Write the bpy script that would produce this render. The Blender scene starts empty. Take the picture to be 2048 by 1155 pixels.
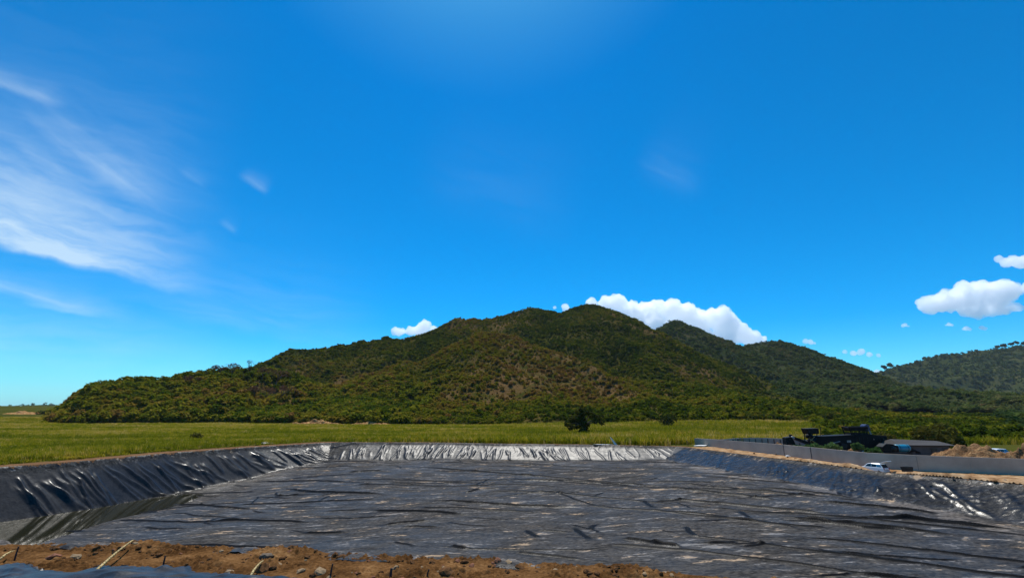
import bpy, bmesh, math, random
import numpy as np
from mathutils import Vector, Matrix

# ------------------------------------------------------------------ camera, sky, sun, exposure
S = bpy.context.scene
COL = S.collection
F, CAM_H = 938.0, 8.0                       # focal length in photo pixels, height of the eye
PITCH = math.atan((820 - 577.5) / F)
cd = bpy.data.cameras.new('camera'); cd.sensor_width = 36.0; cd.lens = 36.0 * F / 2048
cd.clip_start = 0.5; cd.clip_end = 60000
cam = bpy.data.objects.new('camera', cd); COL.objects.link(cam)
cam.location = (0, 0, CAM_H); cam.rotation_euler = (math.pi / 2 + PITCH, 0, 0)
S.camera = cam
SUN_EL, SUN_AZ = math.radians(64), math.radians(-6)     # azimuth from +Y towards +X
SKY_STRENGTH, SUN_STRENGTH = 0.148, 4.8
S.view_settings.view_transform = 'Standard'; S.view_settings.look = 'None'
S.view_settings.gamma = 1.0; S.view_settings.use_curve_mapping = False
S.view_settings.exposure = 0.0
S.cycles.max_bounces = 40; S.cycles.volume_bounces = 40; S.cycles.diffuse_bounces = 3
S.cycles.transparent_max_bounces = 12

def build_world():
    w = bpy.data.worlds.new('World'); S.world = w; w.use_nodes = True
    nt = w.node_tree; N = nt.nodes; L = nt.links; N.clear()
    def M(op, *a, clamp=False):
        n = N.new('ShaderNodeMath'); n.operation = op; n.use_clamp = clamp
        for i, v in enumerate(a):
            if isinstance(v, (int, float)): n.inputs[i].default_value = v
            else: L.new(v, n.inputs[i])
        return n.outputs[0]
    def sstep(x, a, b):
        n = N.new('ShaderNodeMapRange'); n.interpolation_type = 'SMOOTHSTEP'
        L.new(x, n.inputs[0]); n.inputs[1].default_value = a; n.inputs[2].default_value = b
        return n.outputs[0]
    out = N.new('ShaderNodeOutputWorld'); bg = N.new('ShaderNodeBackground')
    sky = N.new('ShaderNodeTexSky'); sky.sky_type = 'NISHITA'; sky.sun_disc = False
    sky.sun_elevation = SUN_EL; sky.sun_rotation = SUN_AZ
    sky.altitude = 1200; sky.air_density = 0.8; sky.dust_density = 0.8; sky.ozone_density = 3.2
    hs = N.new('ShaderNodeHueSaturation'); hs.inputs['Saturation'].default_value = SKY_SAT
    hs.inputs['Hue'].default_value = SKY_HUE
    L.new(sky.outputs[0], hs.inputs['Color'])
    tint = N.new('ShaderNodeMix'); tint.data_type = 'RGBA'; tint.blend_type = 'MULTIPLY'
    tint.inputs[0].default_value = 1.0; L.new(hs.outputs[0], tint.inputs[6]); tint.inputs[7].default_value = SKY_TINT
    # thin cirrus: soft strokes laid out by direction, broken by stretched noise
    tc = N.new('ShaderNodeTexCoord')
    def dot(v):
        n = N.new('ShaderNodeVectorMath'); n.operation = 'DOT_PRODUCT'
        L.new(tc.outputs['Generated'], n.inputs[0]); n.inputs[1].default_value = v
        return n.outputs['Value']
    df = dot((0, math.cos(PITCH), math.sin(PITCH)))
    ahead = sstep(df, 0.12, 0.3); dfc = M('MAXIMUM', df, 0.12)
    u = M('DIVIDE', dot((1, 0, 0)), dfc); v = M('DIVIDE', dot((0, -math.sin(PITCH), math.cos(PITCH))), dfc)
    def noise(scale, vec, det=6, rough=0.6, dist=0.0):
        n = N.new('ShaderNodeTexNoise'); n.inputs['Scale'].default_value = scale
        n.inputs['Detail'].default_value = det; n.inputs['Roughness'].default_value = rough
        n.inputs['Distortion'].default_value = dist; L.new(vec, n.inputs['Vector']); return n.outputs['Fac']
    cuv = N.new('ShaderNodeCombineXYZ'); L.new(u, cuv.inputs[0]); L.new(v, cuv.inputs[1])
    warp = M('MULTIPLY', M('SUBTRACT', noise(5.0, cuv.outputs[0], 4), 0.5), 0.07)
    total = None
    # x0,y0,x1,y1 (photo pixels), soft width below, soft width above, strength, fade-in at, fade-out from
    strokes = [(-260, 404, 440, 592, 14, 120, .95, -.5, .6), (-260, 452, 300, 540, 8, 26, .30, -.3, .6),
               (70, 228, 355, 445, 22, 34, .36, .0, .55), (-120, 126, 142, 214, 12, 16, .34, .0, .72),
               (40, 292, 160, 360, 10, 12, .22, .0, .6), (470, 340, 538, 390, 8, 10, .24, .2, .7),
               (352, 330, 418, 380, 7, 9, .15, .2, .6), (432, 436, 474, 468, 6, 8, .13, .2, .7),
               (-120, 552, 285, 640, 11, 20, .42, -.1, .6), (40, 606, 210, 634, 6, 10, .38, .1, .7),
               (180, 578, 800, 690, 26, 60, .24, .2, .6), (1250, 310, 1420, 380, 34, 40, .07, .2, .6),
               (-300, 300, 330, 520, 70, 90, .20, -.2, .4), (-200, 690, 560, 705, 50, 90, .26, -.2, .4),
               (820, 320, 1180, 440, 70, 80, .035, .1, .6), (-150, 370, 150, 456, 30, 60, .25, -.2, .5)]
    for k, (x0, y0, x1, y1, wb, wa, st, fi, fo) in enumerate(strokes):
        a0, b0 = (x0 - 1024) / F, (577.5 - y0) / F; a1, b1 = (x1 - 1024) / F, (577.5 - y1) / F
        ln = math.hypot(a1 - a0, b1 - b0); tx, ty = (a1 - a0) / ln, (b1 - b0) / ln
        du, dv = M('SUBTRACT', u, a0), M('SUBTRACT', v, b0)
        a = M('ADD', M('MULTIPLY', du, tx / ln), M('MULTIPLY', dv, ty / ln))
        b = M('ADD', M('MULTIPLY', du, -ty), M('MULTIPLY', dv, tx))
        b = M('ADD', b, M('MULTIPLY', warp, 0.35 + 0.5 * min(1, wa / 60)))
        lo = M('MULTIPLY', sstep(b, -wb / F * 1.6, wb / F * .4), M('POWER', math.e, M('MULTIPLY', M('MAXIMUM', b, 0.0), -F / wa)))
        along = M('MULTIPLY', sstep(a, fi - .15, fi + .25), M('SUBTRACT', 1.0, sstep(a, fo, 1.02)))
        sv = N.new('ShaderNodeCombineXYZ'); L.new(M('MULTIPLY', a, ln * 2.6), sv.inputs[0])
        L.new(M('MULTIPLY', b, 17.0), sv.inputs[1]); sv.inputs[2].default_value = k * 7.3
        nz = sstep(noise(1.5, sv.outputs[0], 7, .6, .5), .2, .8)
        m = M('MULTIPLY', M('MULTIPLY', lo, along), M('MULTIPLY', M('ADD', M('MULTIPLY', nz, .8), .2), st))
        total = m if total is None else M('ADD', total, m)
    total = M('MULTIPLY', M('MINIMUM', total, .72), ahead)
    low = M('MULTIPLY', M('POWER', math.e, M('DIVIDE', M('MAXIMUM', dot((0, 0, 1)), 0.0), -0.06)), .7)      # pale air near the horizon, all round
    hz = N.new('ShaderNodeMix'); hz.data_type = 'RGBA'; L.new(low, hz.inputs[0]); L.new(tint.outputs[2], hz.inputs[6]); hz.inputs[7].default_value = (2.1, 3.5, 5.6, 1)
    mix = N.new('ShaderNodeMix'); mix.data_type = 'RGBA'; L.new(total, mix.inputs[0])
    L.new(hz.outputs[2], mix.inputs[6]); mix.inputs[7].default_value = CIRRUS_COLOR
    L.new(mix.outputs[2], bg.inputs[0]); bg.inputs[1].default_value = SKY_STRENGTH
    L.new(bg.outputs[0], out.inputs[0])
SKY_SAT, SKY_HUE, SKY_TINT, CIRRUS_COLOR = 1.6, 0.5, (0.46, 1.30, 1.15, 1), (5.0, 6.2, 7.0, 1)
build_world()
sl = bpy.data.lights.new('sun', 'SUN'); sl.energy = SUN_STRENGTH; sl.angle = math.radians(0.5); sl.color = (1, .955, .88)
sun = bpy.data.objects.new('sun', sl); COL.objects.link(sun)
SUN_DIR = Vector((math.sin(SUN_AZ) * math.cos(SUN_EL), math.cos(SUN_AZ) * math.cos(SUN_EL), math.sin(SUN_EL)))
sun.rotation_euler = SUN_DIR.to_track_quat('Z', 'Y').to_euler(); sun.location = (0, 0, 60)

# ------------------------------------------------------------------ helpers
rng = np.random.default_rng(7); R = random.Random(11)
def ray(px, py):
    r = (px - 1024) / F; u = -(py - 577.5) / F
    return np.array([r, math.cos(PITCH) - u * math.sin(PITCH), math.sin(PITCH) + u * math.cos(PITCH)])
def onz(px, py, z=0.0):                    # point of the plane at height z seen at a photo pixel
    d = ray(px, py); return d * ((z - CAM_H) / d[2]) + np.array([0, 0, CAM_H])
def at(px, py, Y):                         # point at distance Y ahead seen at a photo pixel
    d = ray(px, py); return d * (Y / d[1]) + np.array([0, 0, CAM_H])

_perm = np.random.default_rng(3).permutation(256); _perm = np.concatenate([_perm] * 3)
_gr = np.random.default_rng(5).uniform(0, 2 * math.pi, 256); _gx, _gy = np.cos(_gr), np.sin(_gr)
def perlin(x, y, seed=0):
    x = np.asarray(x, float) + seed * 17.31; y = np.asarray(y, float) - seed * 9.77
    xi = np.floor(x).astype(int); yi = np.floor(y).astype(int); xf = x - xi; yf = y - yi
    u = xf * xf * xf * (xf * (xf * 6 - 15) + 10); v = yf * yf * yf * (yf * (yf * 6 - 15) + 10)
    def g(a, b, dx, dy):
        h = _perm[_perm[(xi + a) & 255] + ((yi + b) & 255)]
        return _gx[h] * dx + _gy[h] * dy
    n0 = g(0, 0, xf, yf) * (1 - u) + g(1, 0, xf - 1, yf) * u
    n1 = g(0, 1, xf, yf - 1) * (1 - u) + g(1, 1, xf - 1, yf - 1) * u
    return (n0 * (1 - v) + n1 * v) * 1.5
def fbm(x, y, oct=5, seed=0, gain=.5):
    a, f, t = 1.0, 1.0, 0.0
    for k in range(oct):
        t = t + a * perlin(x * f, y * f, seed + k); a *= gain; f *= 2.03
    return t
def ridged(x, y, oct=4, seed=0, gain=.5):
    a, f, t = 1.0, 1.0, 0.0
    for k in range(oct):
        t = t + a * (1 - np.abs(perlin(x * f, y * f, seed + k)) * 1.6); a *= gain; f *= 2.1
    return t
def sm(x, a, b):
    t = np.clip((x - a) / (b - a), 0, 1); return t * t * (3 - 2 * t)

def mesh_np(name, V, Fq, smooth=True):
    me = bpy.data.meshes.new(name)
    V = np.asarray(V, np.float32); Fq = np.asarray(Fq, np.int32); k = Fq.shape[1]
    me.vertices.add(len(V)); me.vertices.foreach_set('co', V.ravel())
    me.loops.add(Fq.size); me.loops.foreach_set('vertex_index', Fq.ravel())
    me.polygons.add(len(Fq)); me.polygons.foreach_set('loop_start', np.arange(0, Fq.size, k, dtype=np.int32))
    me.polygons.foreach_set('use_smooth', np.full(len(Fq), smooth, bool))
    me.update(calc_edges=True); return me
def grid_faces(nr, nc):
    i = np.arange(nr * nc).reshape(nr, nc)
    return np.stack([i[:-1, :-1], i[:-1, 1:], i[1:, 1:], i[1:, :-1]], -1).reshape(-1, 4)
def compact(V, Fq):
    used = np.unique(Fq); m = np.full(len(V), -1); m[used] = np.arange(len(used)); return V[used], m[Fq], used
def attr(me, name, vals):
    a = me.attributes.new(name, 'FLOAT', 'POINT'); a.data.foreach_set('value', np.asarray(vals, np.float32))
def link(name, me, mat=None, parent=None, kind=None, label=None, cat=None, group=None, loc=None):
    o = bpy.data.objects.new(name, me); COL.objects.link(o)
    if mat and not me.materials: me.materials.append(mat)
    if parent: o.parent = parent
    if loc is not None: o.location = loc
    tag(o, label, cat, group, kind); return o
def tag(o, label=None, cat=None, group=None, kind=None):
    for k, v in (('label', label), ('category', cat), ('group', group), ('kind', kind)):
        if v: o[k] = v
def thing(name, label, cat, loc=(0, 0, 0), rz=0.0, group=None):
    o = bpy.data.objects.new(name, None); COL.objects.link(o); o.location = loc; o.rotation_euler = (0, 0, rz)
    o.empty_display_size = .3; tag(o, label, cat, group); return o
def copy_tree(o, parent=None, label=None):
    c = o.copy(); COL.objects.link(c)
    if parent: c.parent = parent
    if label: c['label'] = label
    for ch in list(o.children): copy_tree(ch, c)
    return c

class MB:                                   # collects simple solids into one mesh
    def __init__(s): s.V = []; s.F = []
    def add(s, V, Fs):
        n = len(s.V); s.V += [tuple(v) for v in V]; s.F += [tuple(i + n for i in f) for f in Fs]; return s
    def box(s, c, d, rz=0.0, ry=0.0, rx=0.0):
        m = Matrix.Rotation(rz, 3, 'Z') @ Matrix.Rotation(ry, 3, 'Y') @ Matrix.Rotation(rx, 3, 'X'); c = Vector(c)
        V = [c + m @ Vector((sx * d[0] / 2, sy * d[1] / 2, sz * d[2] / 2)) for sx in (-1, 1) for sy in (-1, 1) for sz in (-1, 1)]
        return s.add(V, [(0, 1, 3, 2), (4, 6, 7, 5), (0, 4, 5, 1), (2, 3, 7, 6), (0, 2, 6, 4), (1, 5, 7, 3)])
    def tube(s, pts, rad, n=8, caps=True):
        pts = [Vector(p) for p in pts]; rad = rad if isinstance(rad, (list, tuple)) else [rad] * len(pts); V = []
        for i, p in enumerate(pts):
            t = (pts[min(i + 1, len(pts) - 1)] - pts[max(i - 1, 0)]).normalized()
            a = t.cross(Vector((0, 0, 1)) if abs(t.z) < .9 else Vector((1, 0, 0))).normalized(); b = t.cross(a)
            V += [p + (a * math.cos(k * 2 * math.pi / n) + b * math.sin(k * 2 * math.pi / n)) * rad[i] for k in range(n)]
        Fs = [(i * n + k, i * n + (k + 1) % n, (i + 1) * n + (k + 1) % n, (i + 1) * n + k) for i in range(len(pts) - 1) for k in range(n)]
        if caps: Fs += [tuple(range(n))[::-1], tuple((len(pts) - 1) * n + k for k in range(n))]
        return s.add(V, Fs)
    def prism(s, prof, x0, x1, axis='y'):    # closed profile (a,b) swept along an axis
        n = len(prof); f = (lambda a, b, t: (a, t, b)) if axis == 'y' else (lambda a, b, t: (t, a, b))
        V = [f(a, b, x0) for a, b in prof] + [f(a, b, x1) for a, b in prof]
        return s.add(V, [tuple(range(n)), tuple(range(2 * n - 1, n - 1, -1))] + [(i, i + n, (i + 1) % n + n, (i + 1) % n) for i in range(n)])
    def mesh(s, name, smooth=False, bevel=0.0):
        bm = bmesh.new(); vs = [bm.verts.new(v) for v in s.V]
        for f in s.F:
            try: bm.faces.new([vs[i] for i in f])
            except ValueError: pass
        bmesh.ops.recalc_face_normals(bm, faces=bm.faces)
        if bevel: bmesh.ops.bevel(bm, geom=[e for e in bm.edges], offset=bevel, segments=1, affect='EDGES', clamp_overlap=True)
        me = bpy.data.meshes.new(name); bm.to_mesh(me); bm.free()
        for p in me.polygons: p.use_smooth = smooth
        return me
    def obj(s, name, mat, parent=None, smooth=False, bevel=0.0, **k):
        return link(name, s.mesh(name, smooth, bevel), mat, parent, **k)

class NT:                                   # small shader-node helper
    def __init__(s, name):
        s.m = bpy.data.materials.new(name); s.m.use_nodes = True; s.t = s.m.node_tree; s.N = s.t.nodes; s.L = s.t.links
        s.N.clear(); s.out = s.N.new('ShaderNodeOutputMaterial')
    def set(s, sock, v):
        if v is None: return
        if hasattr(v, 'is_output') or hasattr(v, 'links'): s.L.new(v, sock)
        else: sock.default_value = v if not (isinstance(v, tuple) and len(v) == 3 and sock.type == 'RGBA') else (*v, 1)
    def math(s, op, *a, clamp=False):
        n = s.N.new('ShaderNodeMath'); n.operation = op; n.use_clamp = clamp
        for i, v in enumerate(a): s.set(n.inputs[i], v)
        return n.outputs[0]
    def pos(s): return s.N.new('ShaderNodeNewGeometry').outputs['Position']
    def coord(s): return s.N.new('ShaderNodeTexCoord').outputs['Object']
    def scale(s, vec, sc, rz=0.0):
        n = s.N.new('ShaderNodeMapping'); n.inputs['Scale'].default_value = sc; n.inputs['Rotation'].default_value = (0, 0, rz)
        s.L.new(vec, n.inputs['Vector']); return n.outputs[0]
    def noise(s, vec, scale, det=5, rough=.55, dist=0.0):
        n = s.N.new('ShaderNodeTexNoise'); s.L.new(vec, n.inputs['Vector']); n.inputs['Scale'].default_value = scale
        n.inputs['Detail'].default_value = det; n.inputs['Roughness'].default_value = rough; n.inputs['Distortion'].default_value = dist
        return n.outputs['Fac']
    def ramp(s, fac, stops, smooth=False):
        n = s.N.new('ShaderNodeValToRGB'); e = n.color_ramp.elements; s.L.new(fac, n.inputs[0])
        if smooth: n.color_ramp.interpolation = 'EASE'
        while len(e) < len(stops): e.new(.5)
        for k, (p, c) in enumerate(stops): e[k].position = p; e[k].color = (*c, 1) if len(c) == 3 else c
        return n.outputs[0]
    def step(s, x, a, b, lo=0.0, hi=1.0):
        n = s.N.new('ShaderNodeMapRange'); n.interpolation_type = 'SMOOTHSTEP'; s.L.new(x, n.inputs[0])
        for i, v in enumerate((a, b, lo, hi)): n.inputs[i + 1].default_value = v
        return n.outputs[0]
    def mix(s, f, a, b, mode='MIX'):
        n = s.N.new('ShaderNodeMix'); n.data_type = 'RGBA'; n.blend_type = mode
        s.set(n.inputs[0], f); s.set(n.inputs[6], a); s.set(n.inputs[7], b); return n.outputs[2]
    def attrib(s, name, kind='GEOMETRY'):
        n = s.N.new('ShaderNodeAttribute'); n.attribute_name = name; n.attribute_type = kind; return n.outputs['Fac']
    def bump(s, h, strength=.5, dist=.1, prev=None):
        n = s.N.new('ShaderNodeBump'); s.set(n.inputs['Strength'], strength); n.inputs['Distance'].default_value = dist
        s.L.new(h, n.inputs['Height'])
        if prev: s.L.new(prev, n.inputs['Normal'])
        return n.outputs[0]
    def principled(s, color, rough=.6, metal=0.0, normal=None, spec=.5):
        if spec <= .1:
            n = s.N.new('ShaderNodeBsdfDiffuse'); s.set(n.inputs[0], color)
            if normal: s.L.new(normal, n.inputs['Normal'])
            s.L.new(n.outputs[0], s.out.inputs[0]); return s.m
        n = s.N.new('ShaderNodeBsdfPrincipled'); s.set(n.inputs['Base Color'], color); s.set(n.inputs['Roughness'], rough)
        s.set(n.inputs['Metallic'], metal); n.inputs['Specular IOR Level'].default_value = spec
        if normal: s.L.new(normal, n.inputs['Normal'])
        s.L.new(n.outputs[0], s.out.inputs[0]); return s.m

def simple(name, c, rough=.6, metal=0.0, var=.25, sc=3.0, spec=.5, bump=0.0):
    t = NT(name); n = t.noise(t.coord(), sc, 6)
    lo = tuple(x * (1 - var) for x in c); hi = tuple(min(1, x * (1 + var)) for x in c)
    return t.principled(t.ramp(n, [(.3, lo), (.7, hi)]), rough, metal, t.bump(n, bump, .05) if bump else None, spec)
def foliage(name, stops, kind='INSTANCER', a='tint', trans=.3):
    t = NT(name); f = t.attrib(a, kind) if a else t.N.new('ShaderNodeObjectInfo').outputs['Random']
    n = t.noise(t.pos(), .9, 3)
    f2 = t.math('ADD', f, t.math('MULTIPLY', t.math('SUBTRACT', n, .5), .35))
    c = t.ramp(f2, stops)
    d = t.N.new('ShaderNodeBsdfDiffuse'); tr = t.N.new('ShaderNodeBsdfTranslucent'); m = t.N.new('ShaderNodeMixShader')
    t.L.new(c, d.inputs[0]); t.L.new(c, tr.inputs[0]); m.inputs[0].default_value = trans
    t.L.new(d.outputs[0], m.inputs[1]); t.L.new(tr.outputs[0], m.inputs[2]); t.L.new(m.outputs[0], t.out.inputs[0]); return t.m

# ------------------------------------------------------------------ pond outline and heights
RIM = {'left': [(0, 934), (171, 921), (342, 905), (513, 893), (640, 885.3)],
       'far': [(662, 884.5), (860, 884.5), (1000, 887), (1180, 889), (1352, 892.3)],
       'right': [(1370, 893.8), (1534, 915), (1614, 924), (1702, 936), (1786, 946), (1921, 957), (2048, 970)],
       'near': [(1480, 1157), (1250, 1141), (800, 1114), (450, 1097), (0, 1088)]}
rim = {k: [onz(*q)[:2] for q in v] for k, v in RIM.items()}
rim['right'].append(np.array([62.0, 30.0])); rim['near'].insert(0, np.array([48.0, 22.0]))
rim['near'].append(np.array([-86.0, 34.0])); rim['left'].insert(0, np.array([-92.0, 42.0]))
POLY = []; SIDE = []; ARC0 = []
order = ['left', 'far', 'right', 'near']
for si, k in enumerate(order):
    for q in rim[k]: POLY.append(q); SIDE.append(si)
POLY = np.array(POLY); NP = len(POLY)
arc = np.concatenate([[0], np.cumsum(np.linalg.norm(np.roll(POLY, -1, 0) - POLY, axis=1))])
def pond(x, y):                             # signed inside distance, arc position along the rim, side index
    x = np.asarray(x, float); y = np.asarray(y, float)
    best = np.full(x.shape, 1e9); s = np.zeros(x.shape); side = np.zeros(x.shape, int); inside = np.zeros(x.shape, bool)
    for i in range(NP):
        a, b = POLY[i], POLY[(i + 1) % NP]; e = b - a; L2 = e @ e
        t = np.clip(((x - a[0]) * e[0] + (y - a[1]) * e[1]) / L2, 0, 1)
        d = np.hypot(x - a[0] - t * e[0], y - a[1] - t * e[1]); m = d < best
        best[m] = d[m]; s[m] = (arc[i] + t * math.sqrt(L2))[m]; side[m] = SIDE[i]
        c = (a[1] > y) != (b[1] > y)
        with np.errstate(divide='ignore', invalid='ignore'):
            xi = a[0] + (y - a[1]) * e[0] / (e[1] if abs(e[1]) > 1e-9 else 1e-9)
        inside ^= c & (x < xi)
    return np.where(inside, best, -best), s, side
CTRL = np.array([(-66, 66, 7.2), (-61, 80, 7.2), (-58, 92, 6.9), (-54, 100, 6.0), (-46, 112, 4.6), (-40, 119, 3.3), (-15, 119, 3.15), (0, 115, 3.1), (20, 111, 2.8), (33, 104, 2.25), (36, 92, 2.15),
                 (38, 84, 2.15), (41, 70, 2.2), (45, 62, 2.5), (49, 54, 3.1), (-20, 90, 4.3), (10, 80, 3.5), (0, 60, 4.4), (25, 55, 3.5), (-30, 60, 5.6), (-45, 75, 6.1), (-45, 55, 6.7), (-60, 45, 7.2), (0, 40, 4.6), (40, 35, 3.6), (10, 100, 3.4), (-25, 105, 4.0)])
def floor_d(x, y):
    w = 0; t = 0
    for cx, cy, d in CTRL:
        k = 1.0 / ((x - cx) ** 2 + (y - cy) ** 2 + 30.0) ** 1.6; w = w + k; t = t + k * d
    return t / w
RUN = np.array([5.8, 5.8, 6.3, 7.5])
def ground_z(x, y):
    x = np.asarray(x, float); y = np.asarray(y, float)
    r = sm(-x, 120, 420) * sm(y, 180, 800) * 15.0
    r = r + sm(x / np.maximum(y, 1), .58, .70) * sm(y, 150, 420) * 3.0
    return r + .25 * perlin(x / 40, y / 40, 4) * sm(y, 140, 220) + 2.2 * np.exp(-((x - 120) / 60) ** 2 - ((y - 262) / 40) ** 2)

# ------------------------------------------------------------------ hills
def seg_field(X, Y, pts, D, p=1.35, foot=0.0, wide=2.2):
    best = np.zeros_like(X)
    for (x0, y0, z0), (x1, y1, z1) in zip(pts[:-1], pts[1:]):
        ex, ey = x1 - x0, y1 - y0; L2 = ex * ex + ey * ey + 1e-6
        t = np.clip(((X - x0) * ex + (Y - y0) * ey) / L2, 0, 1)
        d = np.hypot(X - x0 - t * ex, Y - y0 - t * ey)
        z = z0 + (z1 - z0) * t; Dz = D * np.clip(z / max(q[2] for q in pts), .06, 1) ** .85; q = np.sqrt(d * d + 36) - 6
        h = z * ((1 - foot) * np.clip(1 - q / Dz, 0, 1) ** p + foot * np.clip(1 - q / (Dz * wide), 0, 1))
        best = np.maximum(best, h)
    return best
def crest(L, drop=0.0): return [tuple(at(a, b + drop, c)) for a, b, c in L]
SPUR_A = crest([(100, 836, 320), (136, 808, 335), (162, 802, 345), (200, 794, 355), (234, 783, 365), (273, 767, 375), (319, 756, 385), (384, 750, 400), (430, 747, 410), (480, 748, 425), (560, 748, 445), (640, 782, 470)])
MAIN_B = crest([(520, 728, 625), (600, 702, 680), (700, 690, 730), (800, 673, 770), (870, 656, 800), (920, 639, 830), (960, 641, 850), (1000, 631, 860), (1060, 617, 880),
                (1100, 621, 880), (1130, 630, 870), (1158, 614, 860), (1185, 609, 860), (1228, 632, 845), (1262, 655, 825), (1290, 681, 805), (1325, 705, 775), (1385, 730, 720),
                (1455, 750, 660), (1550, 788, 580), (1650, 826, 500), (1720, 852, 440)])
SPUR_S = crest([(960, 668, 570), (995, 665, 560), (1040, 683, 535), (1130, 718, 490), (1230, 778, 440), (1290, 822, 395)])
SPUR_E = crest([(1400, 745, 660), (1480, 785, 560), (1570, 824, 470)])
RIGHT_C = crest([(1250, 710, 1180), (1290, 690, 1200), (1320, 666, 1210), (1350, 641, 1220), (1385, 664, 1220), (1430, 688, 1220), (1490, 694, 1230), (1530, 682, 1240), (1560, 683, 1240), (1600, 694, 1230),
                 (1660, 718, 1200), (1720, 746, 1160), (1800, 779, 1050), (1860, 799, 860), (1920, 814, 640), (1970, 818.5, 460)])
FAR_D = crest([(1690, 788, 2150), (1745, 753, 2200), (1790, 735, 2200), (1850, 719, 2250), (1900, 707, 2250), (1960, 702, 2250), (2040, 692, 2250), (2150, 680, 2250), (2350, 690, 2200)])
FAR_E = crest([(-160, 819, 2500), (20, 817, 2500), (60, 811, 2500), (90, 808.5, 2500), (130, 811, 2500), (180, 811, 2500), (260, 818, 2500)])
def gully(X, Y, h, sc, amp, seed):
    n = ridged(X / sc + .4 * perlin(X / sc, Y / sc, seed + 9), Y / sc, 4, seed, .5) - 1.3
    return n * amp * np.clip(h / 60, 0, 1)
def h_main(X, Y):
    b = seg_field(X, Y, MAIN_B, 330, 1.0, .42, 1.9); b2 = seg_field(X, Y, MAIN_B, 330, 1.0, .12, 1.5); k = sm(X, 130, 330); b = b * (1 - k) + b2 * k; s = seg_field(X, Y, SPUR_S, 240, 1.15); e = seg_field(X, Y, SPUR_E, 170, 1.2); a = seg_field(X, Y, SPUR_A, 130, 1.0)
    h = np.maximum(np.maximum(b, s), np.maximum(e, a))
    for q in (s, e, a): h = h + 0  # crests stay crisp
    top = np.clip((h / (np.maximum(b, 1) + 1e-3)), 0, 9)
    h = h * sm(X + .945 * Y, -8, 22)
    gl = ridged(X / 75 + .5 * perlin(X / 90, Y / 120, 9), Y / 210, 3, 2, .5) - 1.25
    return h + gl * 13 * np.clip(h / 45, 0, 1) * np.clip(1.25 - np.maximum(np.maximum(b / 215, s / 105), np.maximum(a / 60, e / 90)), .0, 1) + 1.2 * fbm(X / 22, Y / 22, 4, 5) * np.clip(h / 12, 0, 1)
def h_right(X, Y):
    h = seg_field(X, Y, RIGHT_C, 310, 1.0, .42, 2.6); return h + gully(X, Y, h, 170, 14, 21) * np.clip(1.15 - h / 215, .0, 1) + 2 * fbm(X / 40, Y / 40, 4, 6) * np.clip(h / 20, 0, 1)
def h_far(X, Y):
    h = seg_field(X, Y, FAR_D, 1150, 1.3); return h + gully(X, Y, h, 260, 42, 31) * np.clip(1.2 - h / 330, .05, 1) + 3 * fbm(X / 60, Y / 60, 4, 7) * np.clip(h / 20, 0, 1)
def h_left(X, Y):
    h = seg_field(X, Y, FAR_E, 420, 1.2); return h + 2 * fbm(X / 60, Y / 60, 3, 8) * np.clip(h / 10, 0, 1)

def hill_mat(name, stops, patch, sc=1.0):
    t = NT(name); p = t.pos()
    big = t.noise(p, .008 * sc, 5, .6); mid = t.noise(p, .05 * sc, 6, .65); fine = t.noise(p, .35 * sc, 5, .6)
    f = t.math('ADD', t.math('MULTIPLY', big, .55), t.math('MULTIPLY', mid, .45))
    c = t.ramp(f, stops)
    bare = t.math('MULTIPLY', t.attrib('bare'), t.step(t.math('ADD', mid, t.math('MULTIPLY', fine, .3)), .5, .72))
    c = t.mix(bare, c, patch)
    c = t.mix(t.step(fine, .35, .65, 0, .55), c, t.mix(1.0, c, (.45, .45, .42), 'MULTIPLY'))
    return t.principled(c, .95, 0, t.bump(fine, .8, 1.5), .1)
def bare_main(X, Y):
    m = np.zeros_like(X)
    for px, py, Yd, r in ((745, 718, 560, 40), (700, 725, 560, 30), (650, 740, 540, 24), (600, 705, 600, 18), (1240, 775, 440, 40), (1110, 720, 480, 40), (1300, 650, 770, 50), (1250, 640, 800, 40), (930, 645, 800, 35),
                          (1040, 690, 520, 30), (1420, 780, 560, 40), (1480, 810, 500, 40), (1010, 640, 820, 40), (540, 780, 380, 26), (480, 790, 370, 18), (1180, 760, 430, 60), (1000, 780, 400, 60)):
        q = at(px, py, Yd); m = np.maximum(m, np.exp(-((X - q[0]) ** 2 + ((Y - q[1]) * .6) ** 2) / r ** 2))
    return np.clip(m * 1.3, 0, 1)
def make_hill(name, x0, x1, y0, y1, step, fn, mat, bare=None):
    xs = np.arange(x0, x1, step); ys = np.arange(y0, y1, step); X, Y = np.meshgrid(xs, ys); h = fn(X, Y)
    base = ground_z(X, Y)
    Z = np.where(h > .15, np.maximum(h, base - 1.5), base - 2.0)
    V = np.stack([X, Y, Z], -1).reshape(-1, 3); Fq = grid_faces(len(ys), len(xs))
    keep = (h > .15).ravel()[Fq].any(1); V, Fq, used = compact(V, Fq[keep])
    me = mesh_np(name, V, Fq); attr(me, 'bare', (bare(X, Y) if bare else np.zeros_like(X)).ravel()[used])
    return link(name, me, mat, kind='structure')
G1 = [(.36, (.040, .046, .008)), (.48, (.062, .060, .011)), (.58, (.088, .066, .016)), (.68, (.11, .070, .024))]
m_hill = hill_mat('hillside_scrub', G1, (.15, .090, .036))
m_hill2 = hill_mat('far_hillside', [(.36, (.026, .042, .014)), (.5, (.045, .056, .020)), (.66, (.085, .07, .035))], (.15, .12, .075), .7)
m_hill3 = hill_mat('distant_hillside', [(.36, (.036, .052, .016)), (.5, (.055, .066, .020)), (.66, (.085, .074, .030))], (.12, .10, .05), .45)
hill = make_hill('hill', -520, 700, 240, 1150, 3.5, h_main, m_hill, bare_main)
make_hill('hill', 250, 1650, 520, 1800, 7, h_right, m_hill2)
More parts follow.
